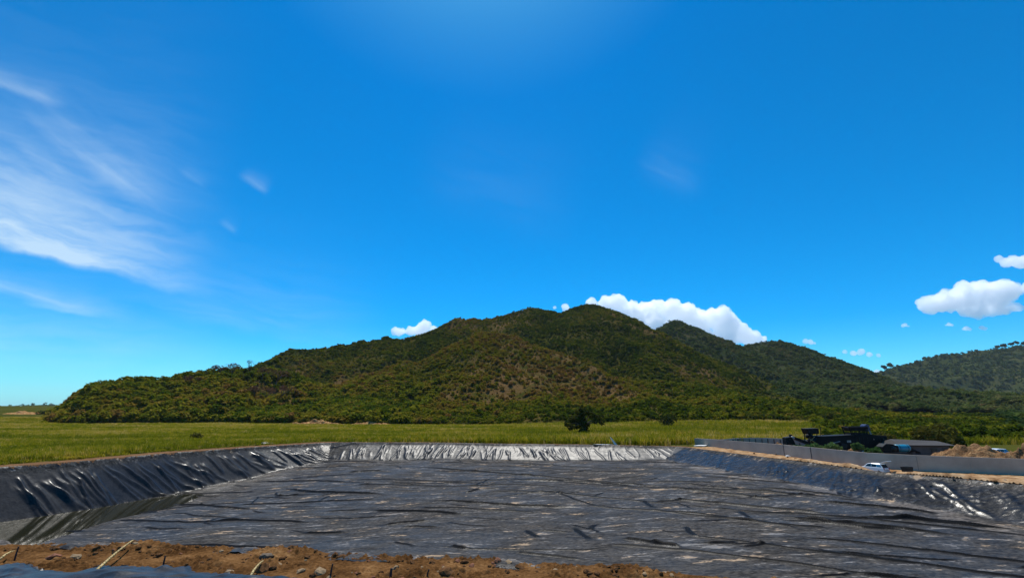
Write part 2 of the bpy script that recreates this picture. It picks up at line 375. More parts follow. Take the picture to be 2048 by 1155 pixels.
make_hill('hill', 900, 4200, 1200, 3000, 14, h_far, m_hill3)
make_hill('hill', -3600, -1500, 2100, 2900, 14, h_left, m_hill3)

# ------------------------------------------------------------------ ground
def soil_mask(x, y):
    d, s, side = pond(x, y); w = np.array([3.2, 1.4, 40.0, 60.0])[side]
    n = fbm(x / 2.5, y / 2.5, 4, 12)
    return np.where(d > -w * (1 + .35 * n), 1.0, sm(-d, w * 1.0, w * 1.5 + 1) * -1 + 1)
HOLLOW = np.array([50.65, 69.9])
def hollow(x, y): return .62 * np.exp(-(((x - HOLLOW[0]) * .99 + (y - HOLLOW[1]) * -.14) / 1.35) ** 4 - (((x - HOLLOW[0]) * .14 + (y - HOLLOW[1]) * .99) / 4.2) ** 4)
def build_ground():
    th = np.concatenate([np.linspace(-180, -60, 50)[:-1], np.linspace(-60, 60, 520), np.linspace(60, 180, 50)[1:]]) * math.pi / 180
    rr = np.concatenate([np.linspace(2, 140, 150), np.geomspace(141, 9000, 110)])
    T, Rr = np.meshgrid(th, rr); X = Rr * np.sin(T); Y = Rr * np.cos(T); d, s, side = pond(X, Y)
    Z = ground_z(X, Y); Z = np.where(d > 0.25, -9.0, Z) - 1.6 * hollow(X, Y)
    V = np.stack([X, Y, Z], -1).reshape(-1, 3); me = mesh_np('ground', V, grid_faces(len(rr), len(th)))
    attr(me, 'soil', soil_mask(X, Y).ravel())
    t = NT('field_ground'); p = t.pos(); n = t.noise(p, .03, 6, .6); f = t.noise(p, .6, 6, .65); g = t.noise(p, 4.0, 5, .6)
    grass = t.ramp(t.math('ADD', t.math('MULTIPLY', n, .6), t.math('MULTIPLY', f, .4)), [(.35, (.035, .045, .008)), (.5, (.060, .065, .012)), (.65, (.10, .085, .022))])
    soil = t.ramp(t.math('ADD', t.math('MULTIPLY', f, .6), t.math('MULTIPLY', g, .4)), [(.35, (.11, .055, .028)), (.55, (.20, .11, .055)), (.7, (.30, .18, .095))])
    c = t.mix(t.attrib('soil'), grass, soil)
    t.principled(c, .95, 0, t.bump(t.math('ADD', f, g), .6, .2), .1)
    return link('ground', me, t.m, kind='structure')
build_ground()

# ------------------------------------------------------------------ pond liner
def liner_z(x, y):
    d, s, side = pond(x, y); D = floor_d(x, y); run = RUN[side]
    q = np.clip(d / run, 0, 1); toe = 1 - np.sqrt((1 - q) ** 2 + .0006) + .012       # soft toe
    z = -D * np.clip(toe, 0, 1) * np.where(d > 0, 1, 0)
    z = z - .16 * (1 - np.exp(-(d / .35) ** 2)) * (d > 0)
    return z + np.where(d > 0, .06, np.where(side == 3, .06, .06 + .28 * d)), d, s, side, run
FOLDS = [  # long folds of the floor sheet, photo pixels of their two ends and bend, height
    [(800, 929), (905, 938), (1060, 950), (1240, 965), (1400, 978)], [(690, 944), (775, 941)], [(1310, 972), (1480, 990), (1560, 999)], [(1300, 1019), (1395, 1026), (1560, 1049), (1610, 1058)],
    [(1300, 994), (1415, 1003), (1560, 1017), (1700, 1031)], [(1340, 964), (1460, 976), (1670, 998)], [(1490, 972), (1640, 985), (1720, 996)], [(1550, 1029), (1700, 1050), (1840, 1065)],
    [(1300, 1084), (1365, 1093)], [(1240, 1075), (1330, 1087)], [(500, 962), (600, 960), (730, 966)], [(325, 1008), (420, 1012), (520, 1018)], [(405, 1046), (440, 1034)], [(600, 1065), (700, 1063)],
    [(760, 1050), (865, 1039)], [(1050, 1058), (1080, 1076)], [(1145, 1052), (1180, 1083)], [(1180, 1060), (1195, 1046)], [(560, 976), (640, 985), (800, 990)], [(840, 1000), (1000, 1008), (1180, 1013)],
    [(1000, 960), (1180, 962), (1300, 975)], [(930, 985), (960, 977)], [(1280, 1000), (1310, 1015)], [(1700, 1031), (1850, 1040), (2010, 1052)], [(1550, 1035), (1700, 1045), (1950, 1075)], [(900, 1090), (940, 1097)],
    [(1480, 1020), (1505, 1035)], [(1370, 1050), (1400, 1075)], [(640, 1000), (660, 990)], [(1620, 1000), (1760, 1012), (1900, 1028)], [(1740, 1030), (1900, 1046), (2040, 1057)], [(720, 1020), (960, 1030)], [(420, 1040), (640, 1045)]]
def smooth_pl(P, n):
    P = np.array(P); t = np.linspace(0, 1, len(P)); u = np.linspace(0, 1, n)
    return np.stack([np.interp(u, t, P[:, k]) for k in range(P.shape[1])], 1)
def build_liner():
    ys = []; y = 21.0
    while y < 131: ys.append(y); y += .07 + .13 * min(1, max(0, (y - 30) / 70)) if y < 112 else .085
    ys = np.array(ys); xs = np.arange(-97, 65, .165)
    X, Y = np.meshgrid(xs, ys); Z, d, s, side, run = liner_z(X, Y)
    floor = sm(d, run * .8, run * 1.15); slope = (1 - floor) * sm(d, -.4, .8)
    # floor: crumple stretched along the sheets, small ripples, long folds
    gx = np.arange(-120, 90, .5); G = np.cumsum(np.tan(.17 + .40 * sm(gx, -20, 22))) * .5; G -= np.interp(0, gx, G); U = X; Wv = Y + np.interp(X, gx, G)
    wx = .8 * perlin(U / 9, Wv / 9, 40)
    n1 = np.clip(ridged(U / 7.5 + wx, Wv / 1.7 + wx, 3, 41, .55) - 1.15, 0, 1); n2 = np.clip(ridged(U / 2.0 + wx * 2, Wv / .95, 3, 47, .5) - 1.15, 0, 1)
    amp = .55 + .45 * sm(perlin(X / 14, Y / 14, 51), -.3, .4)
    Z += floor * amp * (.03 * n1 + .05 * n2 + .04 * perlin(X / 11, Y / 11, 60) + .02 * fbm(X / 1.1, Y / 1.0, 3, 62))
    fold_shade = np.zeros_like(X)  # mask for shadow lines of folds and seams, painted into the liner colour
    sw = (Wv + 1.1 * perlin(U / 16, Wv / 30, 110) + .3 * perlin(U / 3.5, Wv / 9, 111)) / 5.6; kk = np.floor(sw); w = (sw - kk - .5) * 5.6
    w = np.where(w < 0, w * 1.9, w); mk = sm(perlin(U / 26, kk * 7.77, 112) + .10 * perlin(U / 2, kk * 3.3, 113), .02, .2); Z += floor * .15 * np.exp(-(w / .30) ** 2) * mk; fold_shade = np.maximum(fold_shade, mk * np.exp(-((w + .10) / .42) ** 2))
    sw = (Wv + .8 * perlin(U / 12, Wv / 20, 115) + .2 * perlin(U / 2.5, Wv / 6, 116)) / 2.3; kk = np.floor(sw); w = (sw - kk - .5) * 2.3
    w = np.where(w < 0, w * 1.4, w); mk = .7 * sm(perlin(U / 5, kk * 7.77, 117), .28, .5); Z += floor * .035 * np.exp(-(w / .2) ** 2) * mk; fold_shade = np.maximum(fold_shade, .8 * mk * np.exp(-((w + .03) / .18) ** 2))
    def ridge(P, hgt, wid, mask, asym=True):
        P = np.asarray(P); lo = P.min(0) - 2; hi = P.max(0) + 2
        i0, i1 = np.searchsorted(xs, [lo[0], hi[0]]); j0, j1 = np.searchsorted(ys, [lo[1], hi[1]])
        if i1 - i0 < 2 or j1 - j0 < 2: return
        xx = X[j0:j1, i0:i1]; yy = Y[j0:j1, i0:i1]; best = np.full(xx.shape, 1e9); tt = np.zeros(xx.shape)
        xx = xx + .25 * perlin(xx / 2.5, yy / 2.5, 70); yy = yy + .25 * perlin(xx / 2.5, yy / 2.5, 71)
        for k in range(len(P) - 1):
            a, b = P[k], P[k + 1]; e = b - a; t = np.clip(((xx - a[0]) * e[0] + (yy - a[1]) * e[1]) / (e @ e), 0, 1)
            vx, vy = xx - a[0] - t * e[0], yy - a[1] - t * e[1]; q = np.hypot(vx, vy); near_ = (vx * e[1] - vy * e[0]) * (1 if e[0] > 0 else -1) > 0; q = np.where(near_, q * (1.9 if asym else 1), q); m = q < best; best[m] = q[m]; tt[m] = ((k + t) / (len(P) - 1))[m]
        env = np.clip(np.minimum(tt, 1 - tt) * 5, 0, 1)
        fold_shade[j0:j1, i0:i1] = np.maximum(fold_shade[j0:j1, i0:i1], env * np.exp(-(best / (wid * 1.5)) ** 4))
        Z[j0:j1, i0:i1] += hgt * env * np.exp(-(best / wid) ** 2) * (mask[j0:j1, i0:i1] if mask is not None else 1)
    def on_floor(px, py):
        z = -4.0
        for _ in range(12): q = onz(px, py, z); z = -float(floor_d(q[0], q[1]))
        return q[:2]
    for f in FOLDS: ridge(smooth_pl([on_floor(*q) for q in f], 6), R.uniform(.20, .28) * (1 if abs(f[-1][0] - f[0][0]) > 3 * abs(f[-1][1] - f[0][1]) else .4), R.uniform(.27, .33), floor)
    for k in range(130):
        x0, y0 = R.uniform(-70, 55), R.uniform(36, 118); a = R.gauss(-.25, .3) if R.random() < .75 else R.uniform(0, 3.1); L = R.uniform(1.5, 9) if R.random() < .8 else R.uniform(9, 22)
        P = [(x0 + t * L * math.cos(a + .15 * t), y0 + t * L * math.sin(a + .15 * t)) for t in np.linspace(-.5, .5, 5)]
        ridge(P, R.uniform(.08, .16), R.uniform(.16, .22), floor)
    # side slopes: folds that run down the bank, plus crumpling
    k2 = .6 + .4 * sm(perlin(s / 11, d / 9, 81), -.4, .4); warp = .5 * perlin(s / 5, d / 4, 82)
    far = (side == 1); right = (side == 2)
    s0 = s - d * np.where(far, .1 + .5 * sm(X, -5, 25), .85)
    fold = np.clip(ridged(s0 / np.where(far, 2.6, 3.6) + warp + .10 * d, d / 11, 3, 83, .55) - 1.15, 0, 1) ** 1.3
    Z += slope * k2 * (np.where(far, .21, np.where(right, .08, .07)) * fold + np.where(far, .03, .015) * fbm(s / 1.6 + .3 * d, d / 1.6, 3, 86) + np.where(right, .12, np.where(far, .05, .015)) * np.clip(ridged(s / 2.2 + d * .25, d / 1.6, 3, 88) - 1.0, 0, 1))
    tot = arc[-1]
    for k in range(230):
        i = R.choice([0, 0, 0, 0, 1, 1, 1, 2, 2]); idx = [j for j in range(NP) if SIDE[j] == i]; j = R.choice(idx[:-1]); t = R.random()
        p = POLY[j] * (1 - t) + POLY[j + 1] * t; e = POLY[j + 1] - POLY[j]; e = e / np.linalg.norm(e); n = np.array([e[1], -e[0]])
        L0, L1 = R.uniform(.2, 2.5), R.uniform(4.0, 8.0); sk = R.gauss({0: .85, 1: .1 if p[0] < 0 else .55, 2: .8, 3: 0}[i], .2)
        P = [p + n * q + e * (sk * q + .05 * math.sin(q)) for q in np.linspace(L0, L1, 6)]
        ridge(P, {0: R.uniform(.12, .34), 2: R.uniform(.05, .11)}.get(i, R.uniform(.12, .24)), R.uniform(.16, .26), None, False)
    # bunched sheet along the near lip
    near = (side == 3) * np.exp(-((d - .8) / 2.2) ** 2)
    Z += near * (.35 * np.clip(perlin(s / 2.6, d / 2.5, 90), -.2, 1) + .12 * fbm(s / .8, d / .9, 3, 92))
    Z += np.where(d < 0, np.where(side == 3, .05, .03) * fbm(s / 1.2, d, 3, 93), 0)
    lap = np.where(side == 0, .2, np.where(side == 3, 1.2, .55)) + .35 * perlin(s / 3, s * 0, 95)
    V = np.stack([X, Y, Z], -1).reshape(-1, 3); Fq = grid_faces(len(ys), len(xs)); keep = (d > -lap).ravel()[Fq].all(1); Fq = Fq[keep]
    fd = d.ravel()[Fq[:, 0]]; fs = side.ravel()[Fq[:, 0]]; fr = RUN[fs]; reg = np.where(fd > fr * 1.02, 4, fs)
    root = thing('pond_liner', 'huge wrinkled black plastic sheet lining the empty reservoir', 'pond liner')
    mat = liner_mat()
    dustk = 1 - .95 * np.clip(fold_shade, 0, 1)
    matte = (1.0 * far * (1 - floor) + .7 * floor - .4 * right * (1 - floor)).ravel()
    dust = (.55 * floor + .12 * far * slope + .16 * right * slope + 1.9 * np.exp(-((d - run * 1.15) / np.where(right, 4.5, 2.0)) ** 2) * np.where(right, 1.0, np.where(side == 0, .3, .25)) * sm(fbm(X / 4, Y / 4, 3, 190), -.45, .5) * (d > run * .95) + .8 * near + 1.0 * np.exp(-(d / .55) ** 2) + .5 * np.exp(-((X + 45.5) ** 2 + (Y - 124) ** 2) / 40)).ravel() * dustk.ravel()
    for r, nm, lb in ((4, 'floor_sheet', 'dusty creased floor of the liner'), (0, 'bank_sheet', 'dark bank beside the green field'), (1, 'bank_sheet', 'silvery glinting far bank'), (2, 'bank_sheet', 'crumpled dark bank below the wall'), (3, 'bank_sheet', 'near lip lying on the brown soil')):
        v, f, used = compact(V, Fq[reg == r]); me = mesh_np(nm, v, f); attr(me, 'dust', dust[used]); attr(me, 'matte', matte[used]); attr(me, 'fold_shade', (fold_shade * floor).ravel()[used]); link(nm, me, mat, root, label=lb)
def liner_mat():
    t = NT('black_liner'); p = t.pos(); du = t.attrib('dust')
    pd = t.scale(p, (.5, 1.0, 1.0), .3); ps = t.scale(p, (.28, 1.0, 1.0), .3)
    n = t.noise(pd, .45, 6, .62, .4); m = t.noise(ps, 1.1, 5, .68, .5); b = t.noise(p, .06, 4, .5); k = t.noise(t.scale(p, (.6, 1, 1), .3), 3.6, 4, .6)
    film = t.step(t.math('ADD', t.math('MULTIPLY', b, .45), t.math('MULTIPLY', n, .55)), .34, .62)
    dm = t.math('MINIMUM', t.math('ADD', t.math('MULTIPLY', du, 2.2), .04), 1.0)
    fd = t.math('MULTIPLY', t.math('ADD', t.math('MULTIPLY', film, .55), .45), dm)
    c = t.mix(fd, (.021, .0195, .018), (.082, .073, .063))
    c = t.mix(t.step(du, .7, 1.6, 0, .8), c, (.19, .162, .135))
    dark = t.step(t.math('ADD', t.math('MULTIPLY', k, .5), t.math('MULTIPLY', m, .5)), .40, .56, .35, 1.0)
    c = t.mix(1.0, c, dark, 'MULTIPLY')
    pale = t.math('MULTIPLY', t.step(t.math('ADD', t.math('MULTIPLY', m, .7), t.math('MULTIPLY', k, .3)), .555, .615), t.math('MINIMUM', t.math('MULTIPLY', du, 1.3), 1.0))
    c = t.mix(t.math('MULTIPLY', pale, .75), c, (.30, .275, .25))
    sp = t.math('ADD', t.math('ADD', t.math('MULTIPLY', n, .45), t.math('MULTIPLY', m, .4)), t.math('MULTIPLY', k, .15))
    spot = t.math('MULTIPLY', t.step(sp, .57, .615), t.math('MINIMUM', t.math('MULTIPLY', du, 1.4), 1.0))
    c = t.mix(t.math('MULTIPLY', spot, .85), c, (.48, .33, .20))
    ro = t.math('ADD', .29, t.math('ADD', t.math('MULTIPLY', t.attrib('matte'), .14), t.math('MULTIPLY', spot, .4)))
    f1 = t.noise(t.scale(p, (.6, 1.0, 1.0), .25), 3.0, 5, .62, 1.2); f2 = t.noise(p, 1.2, 3, .5, .8)
    nb = t.bump(f1, t.math('ADD', .18, t.math('MULTIPLY', t.math('MINIMUM', du, .6), .9)), .08, t.bump(f2, .15, .12))
    cl = t.math('MINIMUM', t.math('MULTIPLY', t.attrib('fold_shade'), 1.2), 1.0); c = t.mix(cl, c, (.011, .0105, .010))  # fold shadow painted in as near-black colour
    t.principled(c, ro, 0, nb, .34)
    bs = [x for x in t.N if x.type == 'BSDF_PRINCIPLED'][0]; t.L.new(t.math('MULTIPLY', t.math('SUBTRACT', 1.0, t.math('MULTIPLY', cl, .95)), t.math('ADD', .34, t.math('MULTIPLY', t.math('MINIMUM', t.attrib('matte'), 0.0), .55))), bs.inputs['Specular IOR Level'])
    df = t.N.new('ShaderNodeBsdfDiffuse'); t.set(df.inputs[0], c); t.L.new(nb, df.inputs['Normal']); mx = t.N.new('ShaderNodeMixShader')
    t.L.new(t.math('MULTIPLY', t.math('MAXIMUM', fd, t.math('MAXIMUM', spot, pale)), .92), mx.inputs[0]); t.L.new(bs.outputs[0], mx.inputs[1]); t.L.new(df.outputs[0], mx.inputs[2]); t.L.new(mx.outputs[0], t.out.inputs[0])
    return t.m
build_liner()

# water lying in the low corner and one puddle
def water_mat():
    t = NT('murky_water'); p = t.pos(); n = t.noise(p, 2.5, 3)
    t.principled((.014, .0135, .006), .06, 0, t.bump(n, .05, .02), .16)
    [x for x in t.N if x.type == 'BSDF_PRINCIPLED'][0].inputs['IOR'].default_value = 1.16; return t.m
m_water = water_mat()
def pool(name, pts, z):
    bm = bmesh.new(); bm.faces.new([bm.verts.new((x, y, z)) for x, y in pts]); me = bpy.data.meshes.new(name); bm.to_mesh(me); bm.free()
    return link(name, me, m_water, kind='structure')
WATER_Z = -6.72
pool('water', [(-90, 40), (-40, 38), (-40, 60), (-52, 92), (-75, 92)], WATER_Z)

WALL = [onz(*q)[:2] for q in ((1391, 889), (1505, 903), (1570, 911), (1625, 919), (1740, 934), (1840, 942), (2060, 950.5), (2400, 958))]
def in_compound(x, y):                      # yard behind the concrete wall
    P = np.array([tuple(q) for q in WALL] + [(150, 60), (150, 104), (75, 117)]); ins = np.zeros(np.shape(x), bool)
    for i in range(len(P)):
        a, b = P[i], P[(i + 1) % len(P)]; c = (a[1] > y) != (b[1] > y)
        with np.errstate(divide='ignore', invalid='ignore'): ins ^= c & (x < a[0] + (y - a[1]) * (b[0] - a[0]) / (b[1] - a[1] + 1e-9))
    return ins
# ------------------------------------------------------------------ vegetation
PROTO = bpy.data.collections.new('scatter_shapes')          # source shapes for the scattered stuff, not in the scene itself
def leaf_cards(pts, size, rnd, up=.3, aspect=1.6):
    n = len(pts); nr = rnd.normal(size=(n, 3)); nr[:, 2] = np.abs(nr[:, 2]) + up; nr /= np.linalg.norm(nr, axis=1, keepdims=True)
    a = np.cross(nr, rnd.normal(size=(n, 3))); a /= np.linalg.norm(a, axis=1, keepdims=True); b = np.cross(nr, a)
    s = (size * rnd.uniform(.6, 1.4, n))[:, None] if np.isscalar(size) else (size * rnd.uniform(.6, 1.4, n))[:, None]
    V = np.stack([pts - a * s * aspect * .5, pts + b * s * .45 + nr * s * .12, pts + a * s * aspect * .5, pts - b * s * .45 + nr * s * .12], 1).reshape(-1, 3)
    return V, np.arange(4 * n).reshape(-1, 4)
def dome_points(n, rnd, blobs):
    w = np.array([b[3] ** 2 for b in blobs]); k = rnd.choice(len(blobs), n, p=w / w.sum()); B = np.array(blobs)[k]
    d = rnd.normal(size=(n, 3)); d /= np.linalg.norm(d, axis=1, keepdims=True)
    r = rnd.uniform(.55, 1.05, n) ** .6
    P = B[:, :3] + d * (B[:, 3] * r)[:, None] * np.array([1, 1, .85]); return P
def bush_mesh(name, seed, n=80, size=.34, tall=1.0):
    rnd = np.random.default_rng(seed); blobs = [(0, 0, .55 * tall, .62)]
    for k in range(5): a = rnd.uniform(0, 6.28); r = rnd.uniform(.25, .6); blobs.append((r * math.cos(a), r * math.sin(a), rnd.uniform(.3, .85) * tall, rnd.uniform(.28, .48)))
    P = dome_points(n, rnd, blobs); P[:, 2] = np.maximum(P[:, 2], .03); V, Fq = leaf_cards(P, size, rnd, 1.1); return mesh_np(name, V, Fq, False)
def blade_mesh(name, seed, nb=10, lean=.35, wid=.035, spread=.22):
    rnd = np.random.default_rng(seed); V = []; Fq = []
    for k in range(nb):
        a = rnd.uniform(0, 6.28); x, y = rnd.normal(0, spread, 2); h = rnd.uniform(.6, 1.05); ln = lean * rnd.uniform(.3, 1.6); ca, sa = math.cos(a), math.sin(a); w = wid * rnd.uniform(.7, 1.4)
        for j, t in enumerate((0, .45, .8, 1.0)):
            o = ln * t ** 2.2; z = h * (t - .25 * ln * t ** 3); ww = w * (1, .9, .6, .05)[j]
            V += [(x + ca * o - sa * ww, y + sa * o + ca * ww, z), (x + ca * o + sa * ww, y + sa * o - ca * ww, z)]
        n0 = 8 * k; Fq += [(n0 + 2 * j, n0 + 2 * j + 1, n0 + 2 * j + 3, n0 + 2 * j + 2) for j in range(3)]
    return mesh_np(name, V, Fq, False)
def proto(col, name, me, mat):
    me.materials.append(mat); o = bpy.data.objects.new(name, me); col.objects.link(o)
def scatter(name, col, P, scale, idx, tint, label=None, zs=None):
    me = bpy.data.meshes.new(name); me.vertices.add(len(P)); me.vertices.foreach_set('co', np.asarray(P, np.float32).ravel())
    attr(me, 'scl', scale); attr(me, 'zscl', scale if zs is None else zs); attr(me, 'tint', tint); attr(me, 'rot', rng.uniform(0, 6.28, len(P)))
    a = me.attributes.new('idx', 'INT', 'POINT'); a.data.foreach_set('value', np.asarray(idx, np.int32))
    o = link(name, me, kind='stuff'); g = bpy.data.node_groups.new(name + '_scatter', 'GeometryNodeTree')
    g.interface.new_socket('Geometry', in_out='INPUT', socket_type='NodeSocketGeometry'); g.interface.new_socket('Geometry', in_out='OUTPUT', socket_type='NodeSocketGeometry')
    N, L = g.nodes, g.links; gi, go = N.new('NodeGroupInput'), N.new('NodeGroupOutput'); ci = N.new('GeometryNodeCollectionInfo')
    ci.inputs['Collection'].default_value = col; ci.inputs['Separate Children'].default_value = True; ci.inputs['Reset Children'].default_value = True
    ip = N.new('GeometryNodeInstanceOnPoints'); ip.inputs['Pick Instance'].default_value = True
    def na(n, t='FLOAT'):
        q = N.new('GeometryNodeInputNamedAttribute'); q.data_type = t; q.inputs['Name'].default_value = n; return q.outputs['Attribute']
    cr, cs = N.new('ShaderNodeCombineXYZ'), N.new('ShaderNodeCombineXYZ'); L.new(na('rot'), cr.inputs[2])
    sc = na('scl'); L.new(sc, cs.inputs[0]); L.new(sc, cs.inputs[1]); L.new(na('zscl'), cs.inputs[2])
    L.new(gi.outputs[0], ip.inputs['Points']); L.new(ci.outputs[0], ip.inputs['Instance']); L.new(na('idx', 'INT'), ip.inputs['Instance Index'])
    L.new(cr.outputs[0], ip.inputs['Rotation']); L.new(cs.outputs[0], ip.inputs['Scale']); L.new(ip.outputs[0], go.inputs[0])
    o.modifiers.new('scatter', 'NODES').node_group = g; return o

FOL = [(.0, (.034, .054, .005)), (.3, (.092, .122, .008)), (.55, (.20, .19, .013)), (.75, (.26, .19, .021)), (1.0, (.24, .130, .036))]
m_bush = foliage('scrub_leaves', FOL); m_farbush = foliage('far_scrub_leaves', [(0, (.045, .075, .020)), (.4, (.10, .13, .030)), (.75, (.16, .15, .045)), (1, (.20, .15, .065))])
c_bush = bpy.data.collections.new('bush_shapes'); c_far = bpy.data.collections.new('far_bush_shapes'); c_cane = bpy.data.collections.new('cane_shapes')
for k in range(5): proto(c_bush, f'bush_shape_{k}', bush_mesh('bush_shape', 100 + k, 95, .30, (1, .8, 1.2, .9, 1.5)[k]), m_bush)
for k in range(4): proto(c_far, f'far_bush_shape_{k}', bush_mesh('far_bush_shape', 200 + k, 46, .42, (1, .8, 1.2, 1.5)[k]), m_farbush)
def cover(n, x0, x1, y0, y1, fn, hmin, keepfn=None):
    x = rng.uniform(x0, x1, n); y = rng.uniform(y0, y1, n); h = fn(x, y); k = h > hmin
    vis = np.abs(x) < y * 1.25 + 60; k &= vis
    if keepfn is not None: k &= keepfn(x, y)
    return x[k], y[k], h[k]
def apron(x, y): return np.where((x > .60 * y + 4 + 3 * perlin(x / 12, y / 12, 171)) & (h_main(x, y) < 2) & ~in_compound(x, y) & (y > 119), ground_z(x, y) + .06, -1)
def valley(x, y): return np.where((x >= .955 * y + 18 + 5 * perlin(x / 20, y / 20, 172)) & (h_right(x, y) < 3) & (h_main(x, y) < 2) & (y > 150) & ~in_compound(x, y), ground_z(x, y) + .06, -1)
def spur_tint(x, y):                        # drier olive brown growth on the front spur, greener behind it
    b = seg_field(x, y, MAIN_B, 330, 1.0, .42, 1.9); q = seg_field(x, y, SPUR_S, 240, 1.15); e = seg_field(x, y, SPUR_E, 170, 1.2); a = seg_field(x, y, SPUR_A, 130, 1.0)
    return .05 * sm(-y, -430, -330) + .18 * sm(q - b, -4, 6) + .14 * sm(e - b, -4, 4) - .12 * sm(b - np.maximum(np.maximum(q, e), a), 2, 20) * (x > 0)
def scrub_on(name, n, box, fn, col, nv, smin, smax, bare=None, hmin=.8, seed=0, tint0=.38):
    x, y, h = cover(n, *box, fn, hmin)
    dens = fbm(x / 45, y / 45, 3, 300 + seed); keep = rng.random(len(x)) < np.clip(.75 + .8 * dens, .18, 1)
    if bare is not None: keep &= rng.random(len(x)) > .45 * bare(x, y)
    x, y, h, dens = x[keep], y[keep], h[keep], dens[keep]
    big = rng.random(len(x)); s = smin + (smax - smin) * big ** 3.2
    if bare is not None: s *= 1 + .7 * (x < -60) * sm(-y, -480, -430)
    tint = np.clip(tint0 + .28 * fbm(x / 90, y / 90, 3, 310 + seed) + rng.normal(0, .17, len(x)) + (0 if bare is None else .22 * bare(x, y) + spur_tint(x, y)), 0, 1)
    if seed == 9: tint = np.clip(tint - .26 * sm(y, 150, 300), 0, 1)
    return scatter(name, col, np.stack([x, y, h - .12 * s], 1), s, rng.integers(0, nv, len(x)), tint)
scrub_on('hill_scrub', 330000, (-480, 640, 262, 905), h_main, c_bush, 5, .6, 3.0, bare_main)
scrub_on('hill_scrub', 90000, (330, 1500, 480, 1330), h_right, c_far, 4, 1.5, 5.2, None, 1, 3)
scrub_on('hill_scrub', 42000, (1000, 3600, 1150, 2400), h_far, c_far, 4, 3.0, 9.5, None, 2, 5, .12)
scrub_on('valley_scrub', 90000, (140, 1500, 140, 1100), valley, c_far, 4, 1.6, 5.0, None, .05, 11, .05)
scrub_on('low_scrub', 170000, (70, 1000, 125, 900), lambda x, y: np.where(x < .955 * y + 22, apron(x, y), -1), c_bush, 5, .8, 2.8, None, .05, 9)
scrub_on('hill_scrub', 1500, (-3000, -1700, 2150, 2700), h_left, c_far, 4, 4.0, 10.0, None, 2, 7)

# field of sugar cane and tall grass
m_cane = foliage('cane_leaves', [(0, (.10, .125, .007)), (.35, (.19, .20, .010)), (.6, (.34, .285, .016)), (.8, (.48, .33, .06)), (1, (.62, .45, .18))], trans=.45)
for k in range(4): proto(c_cane, f'cane_shape_{k}', blade_mesh('cane_shape', 400 + k, 11, (.35, .5, .25, .6)[k], .045, .26), m_cane)
proto(c_cane, 'cane_shape_dry', blade_mesh('dry_cane_shape', 420, 5, .2, .03, .12), m_cane)
def build_cane():
    n = 150000; yy = 60 + 300 * rng.random(n) ** 1.25; xx = rng.uniform(-1.28, 1.2, n) * yy
    d, s, side = pond(xx, yy); off = np.array([4.2, 1.5, 14.0, 99.0])[side] + .8 * fbm(xx / 3, yy / 3, 2, 61)
    k = (-d > off) & ~in_compound(xx, yy) & (h_main(xx, yy) < 1.2) & ~((xx > 37) & (yy < 119)) & (yy > 50) & ~((xx > .60 * yy + 4) & (yy > 121))
    k &= rng.random(n) < np.clip(1.0 + .7 * fbm(xx / 18, yy / 18, 3, 63), .15, 1)
    x, y = xx[k], yy[k]; e = np.minimum(-d[k], 40)
    pat = fbm(x / 30, y / 16, 4, 65); right = sm(x, -40, 40)
    zs = (1.1 + 1.1 * right + .35 * pat) * rng.uniform(.75, 1.25, len(x)) * (1 - .45 * (e < 6) * (x < -30)); s = .9 + .55 * sm(y, 90, 260) + .4 * right
    dry = rng.random(len(x)) < .10; idx = np.where(dry, 4, rng.integers(0, 4, len(x)))
    row = sm(y, 120, 150) * (1 - sm(y, 150, 200))
    band = sm(perlin(x / 90 + .3 * perlin(x / 20, y / 8, 70), y / 13, 68), -.05, .45)
    tint = np.clip(.27 + .30 * pat + .26 * band + rng.normal(0, .17, len(x)) + .20 * right * (y < 150) + .12 * sm(y, 170, 260) + .15 * sm(perlin(x / 40, y / 9, 67), .1, .5), 0, .9); tint = np.where(dry, rng.uniform(.75, 1, len(x)), tint)
    scatter('cane_field', c_cane, np.stack([x, y, ground_z(x, y) - .03], 1), s, idx, tint, zs=zs)
build_cane()

# single trees and shrubs
m_bark = simple('bark', (.10, .075, .055), .9, bump=.4); m_leaf_dark = foliage('dark_leaves', [(0, (.024, .036, .009)), (.5, (.045, .056, .012)), (1, (.10, .09, .018))], 'OBJECT', None, .25)
m_leaf_brown = foliage('brown_twigs', [(0, (.10, .055, .038)), (.5, (.15, .072, .045)), (1, (.19, .10, .05))], 'OBJECT', None, .2)
m_leaf_green = foliage('shrub_leaves', [(0, (.035, .052, .008)), (.5, (.08, .09, .012)), (1, (.14, .13, .020))], 'OBJECT', None, .3)
m_leaf_pale = foliage('pale_vine_leaves', [(0, (.06, .12, .03)), (.5, (.13, .20, .06)), (1, (.28, .34, .15))], 'OBJECT', None, .3)
def crown_mesh(seed, blobs, n, size):
    rnd = np.random.default_rng(seed); V, Fq = leaf_cards(dome_points(n, rnd, blobs), size, rnd, .1); return mesh_np('crown', V, Fq, False)
def trunk_mesh(seed, h, r, tips):
    rd = random.Random(seed); mb = MB(); fork = (rd.uniform(-.1, .1) * h, 0, h * .35)
    mb.tube([(0, 0, -.3), (rd.uniform(-.04, .04) * h, 0, h * .18), fork], [r * 1.25, r, r * .85], 7)
    for t in tips:
        m = tuple((fork[i] + t[i]) / 2 + (rd.uniform(-.06, .06) * h if i < 2 else .05 * h) for i in range(3)); mb.tube([fork, m, t], [r * .7, r * .4, r * .12], 5)
    return mb.mesh('trunk', True)
